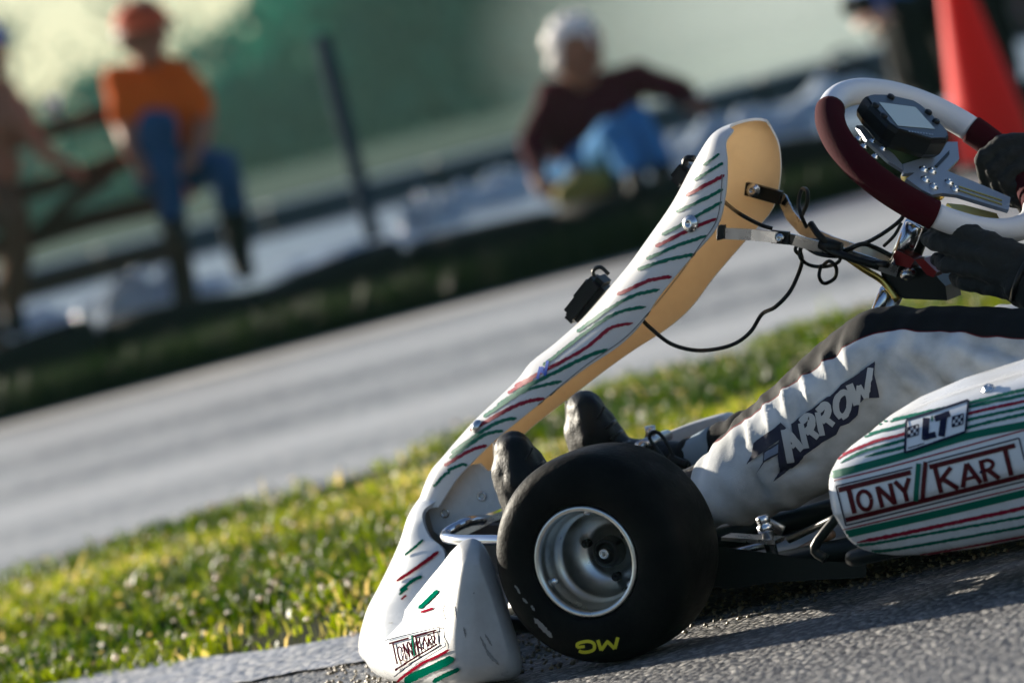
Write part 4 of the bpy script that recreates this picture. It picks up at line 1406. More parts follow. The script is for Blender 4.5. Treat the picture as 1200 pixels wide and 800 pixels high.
# ------------------------------------------------------------------ the driver
DOFF = np.array([-.80, 0, 0])
driver = empty('person', tuple(KO + KH * DOFF[0]), KRZ)
tag(driver, 'kart driver in a white suit with black upper panels, gloved hands on the wheel', 'person')
A1 = L(866, 563, .20); C1 = L(930, 522, .20); K1 = L(1036, 434, .205); T1 = L(1200, 442, .19)
A2 = L(815, 543, -.15); K2 = K1 * [1, -1, 1] + np.array([.0, 0, -.055]); T2 = T1 * [1, -1, 1] + np.array([0, 0, -.03])
H1 = np.array([-.88, .10, .165]); H2 = np.array([-.88, -.10, .165])
yr1 = SWp(1140, 258)[1]; yr2 = SWp(1165, 175)[1]
WR1 = L(1262, 360, yr1 + .03); WR2 = L(1262, 208, yr2)
E1 = np.array([-.80, .30, .36]); E2 = np.array([-.80, -.30, .40])
S1 = np.array([-1.03, .19, .60]); S2 = np.array([-1.03, -.19, .60])
cm = (A1 * .62 + C1 * .38)
segs = [
    (A1, C1, .055, .072, 0), (C1, K1, .072, .078, 0), (K1, T1, .079, .084, 0), (T1, H1, .084, .098, 0),
    (A1 + (A1 - C1) * .02, A1 + (A1 - C1) * .9, .036, .036, 0),
    (A2, (A2 + K2) / 2, .036, .068, 0), ((A2 + K2) / 2, K2, .068, .076, 0), (K2, T2, .077, .084, 0), (T2, H2, .084, .098, 0),
    ((-.90, .07, .17), (-.90, -.07, .17), .115, .115, 0), ((-.92, 0, .20), (-1.02, 0, .48), .125, .145, 0), ((-1.02, .07, .50), (-1.02, -.07, .50), .125, .125, 0), ((-1.03, .15, .60), (-1.03, -.15, .60), .075, .075, 0),
    ((-1.03, 0, .60), (-1.0, 0, .72), .065, .058, 0),
    (S1, E1, .066, .052, 0), (E1, WR1, .052, .036, 0), (S2, E2, .066, .052, 0), (E2, WR2, .052, .036, 0)]
me, V, zone = blob(segs, .0062, 6)
nv = np.zeros(len(V) * 3); me.vertices.foreach_get('normal', nv); nv = nv.reshape(-1, 3)
# folds in the fabric: stretched along the limb, stronger behind and beside the knee
ax1 = (K1 - A1) / np.linalg.norm(K1 - A1); side = np.array([0, 1.0, 0]); pr_ = np.cross(ax1, side)
dsp = np.zeros(len(V))
for i, p in enumerate(V):
    if p[0] < -1.1 or p[2] > .60:
        continue
    u = (p - A1) @ ax1; w = (p - A1) @ pr_
    q = Vector((u * 26 + w * 16, p[1] * 6, w * 7))
    a = noise.noise(q) * .0042 + noise.noise(q * 2.3 + Vector((3, 1, 2))) * .0024 + noise.noise(Vector(p) * 14) * .003
    dK = math.exp(-((p[0] - K1[0] + .06) ** 2) / .006)
    a += dK * .010 * noise.noise(Vector((p[0] * 24 + p[2] * 22, p[1] * 4, 5)))
    if u < .05:
        a +=   .0015 * math.sin(u * 150 + 3 * noise.noise(Vector(p) * 12))
    dsp[i] = a
# long creases fanning out from the knee over the thigh
P_ = PXK(V)
for (x0, y0, x1, y1, wd_, dp) in ((1022, 395, 1085, 470, 8, .014), (1052, 408, 1125, 480, 10, -.018), (1095, 395, 1190, 445, 10, .012), (1130, 392, 1215, 425, 8, -.010), (936, 425, 958, 482, 5, .0065), (914, 442, 932, 498, 5, .0060), (962, 408, 980, 462, 5, .0065), (892, 460, 908, 512, 4, .0050), (872, 480, 884, 530, 4, .0045), (985, 396, 1004, 440, 6, .006), (900, 560, 960, 540, 6, -.006), (870, 545, 905, 590, 5, -.006)):
    a = np.array([x0, y0], float); d = np.array([x1, y1], float) - a; l_ = np.linalg.norm(d); d /= l_
    t = (P_ - a) @ d; s_ = (P_ - a) @ np.array([-d[1], d[0]])
    fade = np.clip(np.minimum(t, l_ - t) / (l_ * .3), 0, 1)
    dsp += np.where(V[:, 1] > .12, dp * np.exp(-(s_ / wd_) ** 2) * fade, 0)
V2 = V + nv * dsp[:, None]
# black upper panel: signed distance to its border, the same on both legs
VM = V.copy(); VM[:, 1] = np.abs(VM[:, 1])
PM = PXK(VM)
bx = [700, 830, 850, 900, 960, 1000, 1040, 1120, 1200, 1300, 1700]; by = [640, 524, 510, 470, 428, 400, 384, 388, 396, 400, 380]
sd = np.interp(PM[:, 0], bx, by) - PM[:, 1]
sd = np.where(V[:, 0] < -.84, -20 + 0 * sd, sd)
slope = np.interp(PM[:, 0], [800, 1000, 1050, 1200], [.78, .78, 1, 1])
sd = sd * slope
# the inner side of each thigh and calf and the arms are black as well
inner = (.165 - np.abs(V[:, 1])) * 900
sd = np.where((V[:, 0] > -.84) & (V[:, 2] < .46), np.maximum(sd, np.where(np.abs(V[:, 1]) < .16, inner, -50)), sd)
m_suit = bpy.data.materials.new('racing suit'); m_suit.use_nodes = True
t = m_suit.node_tree; b0 = t.nodes['Principled BSDF']; b0.inputs['Roughness'].default_value = .75; b0.inputs['Specular IOR Level'].default_value = .15
at = t.nodes.new('ShaderNodeAttribute'); at.attribute_name = 'panel'
r1 = t.nodes.new('ShaderNodeMapRange'); r1.inputs['From Min'].default_value = -1.8; r1.inputs['From Max'].default_value = -1.0
r2 = t.nodes.new('ShaderNodeMapRange'); r2.inputs['From Min'].default_value = -.4; r2.inputs['From Max'].default_value = .4
tc = t.nodes.new('ShaderNodeTexCoord'); nz = t.nodes.new('ShaderNodeTexNoise'); nz.inputs['Scale'].default_value = 22; nz.inputs['Detail'].default_value = 7
cr = t.nodes.new('ShaderNodeValToRGB'); cr.color_ramp.elements[0].position = .3; cr.color_ramp.elements[1].position = .6
cr.color_ramp.elements[0].color = (.34, .35, .35, 1); cr.color_ramp.elements[1].color = (.56, .57, .57, 1)
ma = t.nodes.new('ShaderNodeMix'); ma.data_type = 'RGBA'; mb_ = t.nodes.new('ShaderNodeMix'); mb_.data_type = 'RGBA'
ma.inputs[7].default_value = (.10, .004, .010, 1); mb_.inputs[7].default_value = (.005, .005, .006, 1)
wv = t.nodes.new('ShaderNodeTexNoise'); wv.inputs['Scale'].default_value = 700; bm_ = t.nodes.new('ShaderNodeBump'); bm_.inputs['Strength'].default_value = .25; bm_.inputs['Distance'].default_value = .002
lk = t.links.new
lk(tc.outputs['Object'], nz.inputs['Vector']); lk(nz.outputs['Fac'], cr.inputs[0]); lk(at.outputs['Fac'], r1.inputs[0]); lk(at.outputs['Fac'], r2.inputs[0])
lk(cr.outputs[0], ma.inputs[6]); lk(r1.outputs[0], ma.inputs[0]); lk(ma.outputs[2], mb_.inputs[6]); lk(r2.outputs[0], mb_.inputs[0]); lk(mb_.outputs[2], b0.inputs['Base Color'])
lk(tc.outputs['Object'], wv.inputs['Vector']); lk(wv.outputs['Fac'], bm_.inputs['Height']); lk(bm_.outputs[0], b0.inputs['Normal'])
db = MB()
db.add(V2, [tuple(p.vertices) for p in me.polygons], m_suit)
db.freeze()
AZ = lambda x, y: (820 + x / 3.6375, 400 + y / 3.6375)
m_print = mat('navy print', (.010, .012, .035), .7); m_printg = mat('blue grey print', (.16, .20, .28), .7); m_printw = mat('pale print', (.44, .45, .45), .75)
db.poly([AZ(*p) for p in ((232, 432), (351, 345), (342, 418), (275, 468), (203, 522), (228, 478))], m_print, off=.0022)
db.poly([AZ(*p) for p in ((276, 468), (345, 424), (343, 475), (278, 512), (243, 562), (272, 512))], m_print, off=.0022)
db.poly([AZ(*p) for p in ((283, 472), (338, 436), (336, 470), (278, 504))], m_printg, off=.003)
db.poly([AZ(*p) for p in ((334, 488), (350, 345), (377, 548), (316, 595), (340, 548))], m_print, off=.0022)
db.poly([AZ(*p) for p in ((348, 343), (398, 392), (392, 350), (545, 236), (560, 232), (606, 183), (640, 160), (750, 85), (745, 140), (768, 236), (706, 238), (684, 262), (676, 310), (636, 345), (600, 358), (583, 392), (520, 428), (505, 440), (446, 484), (436, 498), (376, 550), (362, 500))], m_print, off=.0022)
Qa = quad([AZ(352, 372), AZ(738, 112), AZ(752, 222), AZ(384, 520)])


def al(pts, w):
    db.stroke([Qa(*p) for p in pts], w * 1.5 / 3.6375, m_printw, off=.0032, sm=6 if len(pts) > 4 else 0, step=2.0)


al([(.02, .03), (.035, .92)], 20); al([(.035, .92), (.165, .10)], 20); al([(.06, .38), (.12, .42)], 12)
for o_ in (.185, .365):
    al([(o_ + .02, .06), (o_ + .02, .80)], 17); al([(o_ + .02, .82), (o_ + .10, .86), (o_ + .13, .70), (o_ + .10, .52), (o_ + .04, .46)], 20); al([(o_ + .08, .48), (o_ + .155, .10)], 16)
al([(.61, .14), (.575, .45), (.60, .78), (.67, .86), (.72, .70), (.72, .35), (.67, .14), (.61, .14)], 17)
al([(.75, .98), (.80, .14)], 20); al([(.80, .14), (.845, .72)], 14); al([(.845, .72), (.90, .14)], 14); al([(.90, .14), (.985, 1.02)], 15)
body = db.build('body', driver, DOFF)
at_ = body.data.attributes.new('panel', 'FLOAT', 'POINT')
vals = np.full(len(body.data.vertices), -30.0); vals[:len(sd)] = sd
at_.data.foreach_set('value', vals.astype(np.float32))
bpy.data.meshes.remove(me)


def soft(name, segs, vox, M, smooth=3, off=DOFF, parent=driver, wr=0.0, ws=60):
    me, V, z = blob(segs, vox, smooth)
    if wr:
        n_ = np.zeros(len(V) * 3); me.vertices.foreach_get('normal', n_); n_ = n_.reshape(-1, 3)
        d_ = np.array([noise.noise(Vector(p) * ws) + .5 * noise.noise(Vector(p) * ws * 2.2) for p in V]) * wr
        V2 = V + n_ * d_[:, None]; me.vertices.foreach_set('co', V2.ravel())
    set_zones(me, z * 0, [M])
    return link_mesh(name, me, parent, off)


# boots: soles on the pedals, toes up
def boot(dx, dy, y, lace):
    q = lambda a, b, yy=0.0: L(a + dx, b + dy, y + yy)
    sg = [(q(686, 478, -.012), q(686, 478, .012), .019, .019, 0), (q(686, 480), q(693, 505), .026, .036, 0), (q(690, 482, .014), q(698, 512, .018), .020, .028, 0), (q(693, 505), q(716, 552), .037, .044, 0), (q(716, 552), q(722, 598), .044, .036, 0),
          (q(716, 552), q(752, 552), .044, .043, 0), (q(722, 598), q(752, 560), .034, .044, 0), (q(752, 554), q(792, 552), .043, .040, 0), (q(678, 478), q(703, 600), .017, .020, 0)]
    bo = soft('boot', sg, .0038, m_boot, 9, wr=.0009, ws=70)
    if lace:
        b = MB()
        b.tube([q(*p, .04) for p in ((728, 520), (742, 530), (752, 525), (768, 538), (790, 545))], .004, m_black, 8, 5)
        b.tube([q(*p, .045) for p in ((779, 538), (768, 524), (761, 512), (765, 506), (773, 508), (782, 520), (788, 533), (792, 541))], .0026, m_black, 8, 7)
        b.tube([q(*p, .045) for p in ((784, 536), (795, 541), (806, 545))], .006, m_black, 8, 3)
        b.build('lace', bo, DOFF)
        b = MB()
        b.tube([q(785, 556), q(812, 545), q(845, 527)], .034, m_sock, 16, 3)
        b.build('sock', bo, DOFF)
    else:
        b = MB()
        b.tube([q(785, 552), L(800, 585, y + .03), L(850, 562, .20)], .035, m_boot, 16, 4)
        b.build('boot_shaft', bo, DOFF)
    b = MB()
    b.tube([q(*p) for p in ((672, 470), (674, 500), (682, 545), (694, 600))], .012, mat('dark grey sole', (.02, .02, .02), .7, spec=.1), 10, 6)
    b.build('sole', bo, DOFF)
    b = MB()
    b.tube([q(*p, .030) for p in ((672, 508), (688, 504), (703, 486), (708, 476))], .0016, m_black, 6, 6)
    for (x0, y0, x1, y1) in ((710, 503, 721, 493), (716, 515, 729, 505), (724, 527, 738, 517)):
        b.tube([q(x0, y0, .030), q((x0 + x1) / 2 + 2, (y0 + y1) / 2 - 2, .024), q(x1, y1, .008)], .0022, m_black, 6, 4)
    b.build('seam_and_lacing', bo, DOFF)
    return bo


boot(-84, 48, .15, False)
boot(0, 0, -.15, True)

# gloves
g = lambda x, y, o: L(x, y, yr1 + o)
sg = []
for (m0, p0, d0, t0, r) in (((1158, 282, .040), (1104, 260, .034), (1092, 258, .004), (1106, 262, -.026), .0108),
                            ((1156, 300, .046), (1098, 284, .038), (1088, 280, .004), (1104, 282, -.024), .0110),
                            ((1162, 320, .044), (1110, 310, .036), (1099, 304, .004), (1116, 302, -.022), .0106),
                            ((1174, 338, .038), (1130, 332, .030), (1120, 326, .002), (1136, 320, -.018), .0096)):
    sg += [(g(*m0), g(*p0), r * 1.12, r, 0), (g(*p0), g(*d0), r, r * .92, 0), (g(*d0), g(*t0), r * .92, r * .78, 0), (g(*m0), L(1222, 330 + (m0[1] - 310) * .45, yr1 + .034), r * 1.15, .021, 0)]
sg += [(g(1200, 310, .010), g(1170, 290, -.016), .018, .014, 0), (g(1170, 290, -.016), g(1138, 276, -.024), .0135, .0115, 0), (g(1138, 276, -.024), g(1112, 264, -.020), .0115, .0095, 0),
       (L(1200, 332, yr1 + .03), L(1265, 362, yr1 + .03), .030, .036, 0)]
gl = soft('glove', sg, .0026, m_glove, 1, wr=.0026, ws=75)
b = MB()
b.tube([L(1186, 352, yr1 + .05), L(1190, 335, yr1 + .066), L(1200, 312, yr1 + .062), L(1214, 296, yr1 + .04)], .004, m_black, 8, 5)
b.build('wrist_strap', gl, DOFF)
g2 = lambda x, y, o: L(x, y, yr2 + o)
sg = []
for k, (dx, dy) in enumerate(((0, 0), (15, 11), (30, 22), (45, 32))):
    r = (.0108, .0112, .0106, .0096)[k]
    m0 = (1212 + dx * .5, 164 + dy * .8); p0 = (1172 + dx, 168 + dy); d0 = (1150 + dx * .95, 188 + dy); t0 = (1156 + dx, 214 + dy)
    sg += [(g2(*m0, .010), g2(*p0, .024), r * 1.1, r, 0), (g2(*p0, .024), g2(*d0, .036), r, r * .95, 0), (g2(*d0, .036), g2(*t0, .024), r * .95, r * .82, 0), (g2(*m0, .010), L(1255, 195 + dy * .4, yr2), r * 1.1, .022, 0)]
sg += [(L(1245, 220, yr2 + .01), g2(1212, 236, .03), .018, .014, 0), (g2(1212, 236, .03), g2(1186, 232, .03), .013, .010, 0), (L(1230, 198, yr2 + .005), L(1275, 210, yr2), .030, .036, 0)]
soft('glove', sg, .0026, m_glove, 1, wr=.0024, ws=75)
# helmet (above the frame)
b = MB()
hp = [(.0003, .135), (.05, .128), (.09, .105), (.118, .06), (.125, .01), (.122, -.05), (.112, -.10), (.095, -.125), (.085, -.13)]
b.lathe(hp, (-.98, 0, .84), (.12, 0, 1), m_white, 32)
hl = b.build('helmet', driver, DOFF)
b = MB()
b.loft([[(-.98 + .128 * math.cos(a), .126 * math.sin(a), .84 + z) for a in np.linspace(-1.1, 1.1, 15)] for z in (-.02, .0, .03, .055)], m_black, closed=False)
b.build('visor', hl, DOFF)
# ------------------------------------------------------------------ beyond the track: barrier, fence, spectators
def bd(s, d, z): return tuple(bp(s, d, z))


BRZ = math.atan2(BD[1], BD[0])
m_oldtyre = mat('old tyre rubber', (.007, .007, .007), .8, spec=.1, vary=.6, vscale=9, col2=(.016, .013, .010), bump=.3, bscale=40)


def old_tyre():
    b = MB()
    pr = cat([(.17, .045), (.20, .085), (.25, .10), (.285, .085), (.30, .05), (.30, -.05), (.285, -.085), (.25, -.10), (.20, -.085), (.17, -.045), (.19, 0)], 4, closed=True)
    b.lathe([(p[0], p[1]) for p in pr], (0, 0, 0), (0, 0, 1), m_oldtyre, 40, closed=True)
    return b


tb = old_tyre()
first = tb.build('barrier_tyre')
TLAB = ['second black tyre from the left end of the barrier', 'black barrier tyre below the left fence panel', 'black barrier tyre in front of the orange shirted man', 'black barrier tyre left of the blue pole',
        'black barrier tyre just right of the blue pole', 'black barrier tyre under the white plastic sheets', 'black barrier tyre left of the yellow bag', 'black barrier tyre under the white haired man',
        'black barrier tyre behind the top of the nose panel', 'black barrier tyre behind the front of the steering wheel', 'black barrier tyre behind the lap timer', 'black barrier tyre behind the red cone', 'last black barrier tyre at the right']
for i in range(13):
    o = first if i == 0 else first.copy()
    if i: COL.objects.link(o)
    s = -.55 + i * .605
    o.location = bp(s + rnd.uniform(-.012, .012), 15.50 + rnd.uniform(-.04, .04), .115 + rnd.uniform(0, .035))
    o.rotation_euler = (rnd.uniform(-.11, .11), rnd.uniform(-.09, .09), rnd.uniform(0, 6))
    tag(o, TLAB[i] if i else 'first black tyre at the left end of the barrier', 'tyre', 'tyres laid along the edge of the track')
o_ = first

# low concrete blocks at the back of the paddock
m_block = mat('shaded concrete', (.05, .06, .07), .8, spec=.1, vary=.8, vscale=3, col2=(.02, .025, .03))  # dark colour carries the shade on the block faces
m_btop = mat('sunlit cap', (.55, .57, .60), .30, metal=.6, vary=.5, vscale=3)  # pale colour carries the gleam of low sun on the block tops
BLAB = ['low concrete block at the far left behind the wooden fence', 'low concrete block behind the orange shirted man', 'low concrete block left of the blue pole', 'low concrete block right of the blue pole',
        'low concrete block behind the white plastic sheets', 'low concrete block behind the white haired man', 'low concrete block behind the top of the nose panel', 'low concrete block with the black bag on it', 'low concrete block behind the red cone']
blk = None
for i in range(9):
    if blk is None:
        blk = empty('concrete_block', (0, 0, 0), BRZ)
        b = MB(); b.prism([(-.52, -.16, 0), (.52, -.16, 0), (.52, -.09, .17), (-.52, -.09, .17)], (0, .26, 0), m_block); b.build('block', blk)
        b = MB(); b.box((0, .04, .185), 1.06, .28, .025, m_btop, bev=.006); b.build('sunlit_cap', blk)
        o = blk
    else:
        o = copy_tree(blk)
    o.location = bp(1.9 + i * 1.08, 29.6 + rnd.uniform(-.03, .03), .205)
    tag(o, BLAB[i], 'block', 'low blocks along the back of the paddock')

# wooden fence at the left, standing behind the tyres
m_wood = mat('weathered wood', (.050, .036, .024), .85, spec=.15, vary=.7, vscale=6, bump=.4, bscale=30)
FY = 17.0
fence = empty('wooden_fence', tuple(W(60, 330, FY)))
FO = np.array(fence.location)
tag(fence, 'weathered wooden rail fence at the left with a slanting brace', 'fence')


def rail(p, q, r, d=0.0, name='rail'):
    b = MB(); a = W(p[0], p[1], FY + d); c = W(q[0], q[1], FY + d)
    ax = (c - a) / np.linalg.norm(c - a); up = np.cross(ax, [0, 1, 0]); up /= np.linalg.norm(up)
    n = []
    for k in range(9):
        t = k / 8; m_ = a + (c - a) * t + up * .006 * math.sin(t * 9 + p[1])
        n.append([m_ + up * r + np.array([0, .022, 0]), m_ + up * r - np.array([0, .022, 0]), m_ - up * r - np.array([0, .022, 0]), m_ - up * r + np.array([0, .022, 0])])
    b.loft(n, m_wood, flat=True)
    b.build(name, fence, FO)


rail((-80, 190), (195, 117), .035); rail((-80, 252), (200, 176), .036); rail((-80, 310), (215, 230), .042); rail((-80, 366), (215, 290), .034)
rail((48, 268), (140, 190), .030, -.06, 'brace')
rail((176, 120), (218, 352), .05, .06, 'post'); rail((-60, 180), (-5, 405), .05, .06, 'post')

# blue grey steel pole
m_pole = mat('blue grey paint', (.012, .028, .050), .9, spec=.08, vary=.4)
p0 = W(443, 298, 17.6); p1 = W(376, 45, 17.6)
b = MB()
z0 = p0.copy(); z0[2] = .2
b.lathe([(.034, 0), (.034, p1[2] - .2), (.026, p1[2] - .19), (.0005, p1[2] - .185)], (p0[0], p0[1], .2), (0, 0, 1), m_pole, 16)
b.lathe([(.08, 0), (.08, .012), (.036, .02)], (p0[0], p0[1], .204), (0, 0, 1), m_pole, 16)
tag(b.build('pole'), 'blue grey steel pole standing alone behind the tyre barrier', 'pole')

# white plastic sheets lying on the pavement
m_sheet = mat('white plastic sheet', (.56, .61, .66), .10, vary=.9, vscale=3.5, col2=(.12, .15, .18), trans=.45, rvary=.06)


def sheet(px, py, d, sx, sy, h, label, seed, rz=0.0):
    c = W(px, py, d); c[2] = .212
    b = MB(); G = []
    for i in range(26):
        row = []
        for j in range(20):
            u, v = i / 25 * 2 - 1, j / 19 * 2 - 1
            e = max(0, 1 - max(abs(u), abs(v)) ** 4)
            k = 1 + .12 * noise.noise(Vector((u * 2, v * 2, seed + 3)))
            row.append((u * sx * k, v * sy * k, h * .55 * e * (.55 + .7 * noise.noise(Vector((u * 2.1, v * 2.1, seed))) + .25 * noise.noise(Vector((u * 5, v * 5, seed + 7)))) .__abs__() + .004))
        G.append(row)
    b.shell(G, .003, m_sheet, m_sheet, m_sheet)
    o = b.build('plastic_sheet'); o.location = c; o.rotation_euler = (0, 0, rz)
    tag(o, label, 'sheet', 'white plastic sheets on the pavement')


sheet(60, 345, 17.9, .46, .25, .24, 'crumpled white plastic sheet below the wooden fence', 1.0)
sheet(160, 338, 17.3, .24, .16, .34, 'bright white plastic sheet heaped left of the orange shirted man', 4.0, .5)
sheet(235, 330, 17.6, .16, .2, .12, 'small white plastic sheet between the boots of the orange shirted man', 6.0)
sheet(500, 240, 18.0, .12, .10, .36, 'white plastic sheet standing up right of the blue pole', 9.0, .9)
sheet(545, 225, 20.0, .28, .14, .30, 'long white plastic sheet left of the white haired man', 12.0)
sheet(600, 195, 21.5, .22, .14, .30, 'white plastic sheet touching the white haired man from behind', 15.0)
sheet(860, 165, 18.5, .34, .3, .34, 'large grey white plastic sheet behind the top of the nose panel', 18.0)
sheet(405, 285, 17.4, .34, .3, .10, 'flat bluish plastic sheet at the foot of the blue pole', 21.0)
sheet(940, 120, 21.0, .44, .3, .36, 'white plastic sheet behind the front of the steering wheel', 25.0)

# black bag on the block wall
c = W(990, 78, 22.5)
segs = [((c[0] - .10, c[1], .31), (c[0] + .10, c[1], .31), .10, .10, 0), ((c[0] - .05, c[1], .36), (c[0] + .06, c[1], .37), .07, .06, 0), ((c[0] - .12, c[1] + .05, .28), (c[0] + .12, c[1] + .02, .28), .08, .09, 0)]
me, V, z = blob(segs, .02, 3); set_zones(me, z, [m_black])
root = empty('bag', (c[0], c[1], .21)); tag(root, 'black bag on the pavement left of the seated people at the right', 'bag')
link_mesh('bag_body', me, root, (c[0], c[1], .21))
b = MB(); b.tube([(-.08, 0, .20), (-.04, 0, .27), (.04, 0, .27), (.08, 0, .20)], .01, m_black, 8, 5); b.build('handle', root)
# yellow bag and pink cup by the white haired man
c = W(682, 222, 15.95)
m_yb = mat('yellow cloth', (.26, .20, .03), .8, vary=.9, vscale=26, col2=(.10, .09, .02))
me, V, z = blob([((c[0] - .06, c[1], .255), (c[0] + .07, c[1], .265), .055, .06, 0), ((c[0] - .02, c[1], .29), (c[0] + .03, c[1], .31), .04, .03, 0)], .012, 3); set_zones(me, z, [m_yb])
root = empty('bag', (c[0], c[1], .2)); tag(root, 'small yellow and black cloth bag at the feet of the white haired man', 'bag')
link_mesh('bag_body', me, root, (c[0], c[1], .2))
b = MB(); b.tube([(-.03, -.05, .10), (-.01, -.06, .15), (.03, -.05, .11)], .006, m_black, 8, 5); b.build('handle', root)

# ---- traffic cone
CY = 14.05
cb = W(1172, 196, CY); cb[2] = 0.0
m_cone = mat('fluorescent red cone', (.85, .014, .010), .6, spec=.15, trans=.3)
m_conebase = mat('black cone base', (.02, .02, .02), .7)
root = empty('traffic_cone', (cb[0], cb[1], 0.0), .3)
tag(root, 'tall red orange traffic cone at the far edge of the road', 'traffic cone')
b = MB()
b.lathe([(.158, .035), (.15, .04), (.03, .83), (.024, .84), (.018, .835), (.02, .80), (.14, .045)], (0, 0, 0), (0, 0, 1), m_cone, 40)
b.build('cone', root)
b = MB(); b.box((0, 0, .02), .40, .40, .036, m_conebase, bev=.012); b.build('base', root)


# ---- spectators
m_orange = mat('orange cotton', (.66, .105, .008), .9, spec=.1, vary=.3, vscale=12)
m_jean = mat('blue denim', (.020, .070, .16), .9, spec=.1, vary=.6, vscale=14, col2=(.008, .024, .055))
m_jeanl = mat('faded denim', (.05, .19, .40), .9, spec=.1, vary=.5, vscale=14, col2=(.04, .10, .2))
m_mar = mat('maroon fleece', (.060, .004, .012), .9, spec=.1, vary=.4, vscale=14)
m_blackc = mat('black cloth', (.006, .006, .007), .9, spec=.1)
m_shoe = mat('dark shoe', (.007, .006, .006), .7, spec=.15)
m_capo = mat('orange red cap', (.55, .07, .012), .8)
m_capb = mat('blue cap', (.03, .06, .40), .8)
m_white_hair = mat('white hair', (.92, .90, .84), .6, bump=.4, bscale=120, trans=.3)
m_dhair = mat('dark hair', (.02, .014, .01), .6)
m_skind = mat('tanned skin', (.30, .13, .075), .6, spec=.2)
m_greyc = mat('grey cotton', (.34, .33, .38), .85)
m_bluec = mat('blue cotton', (.03, .12, .34), .85)
m_tanc = mat('tan cotton', (.33, .24, .15), .85)
m_brown = mat('brown cotton', (.10, .055, .03), .9, spec=.1)
m_eye = mat('eye', (.02, .015, .012), .3); m_lip = mat('lips', (.30, .10, .08), .5)


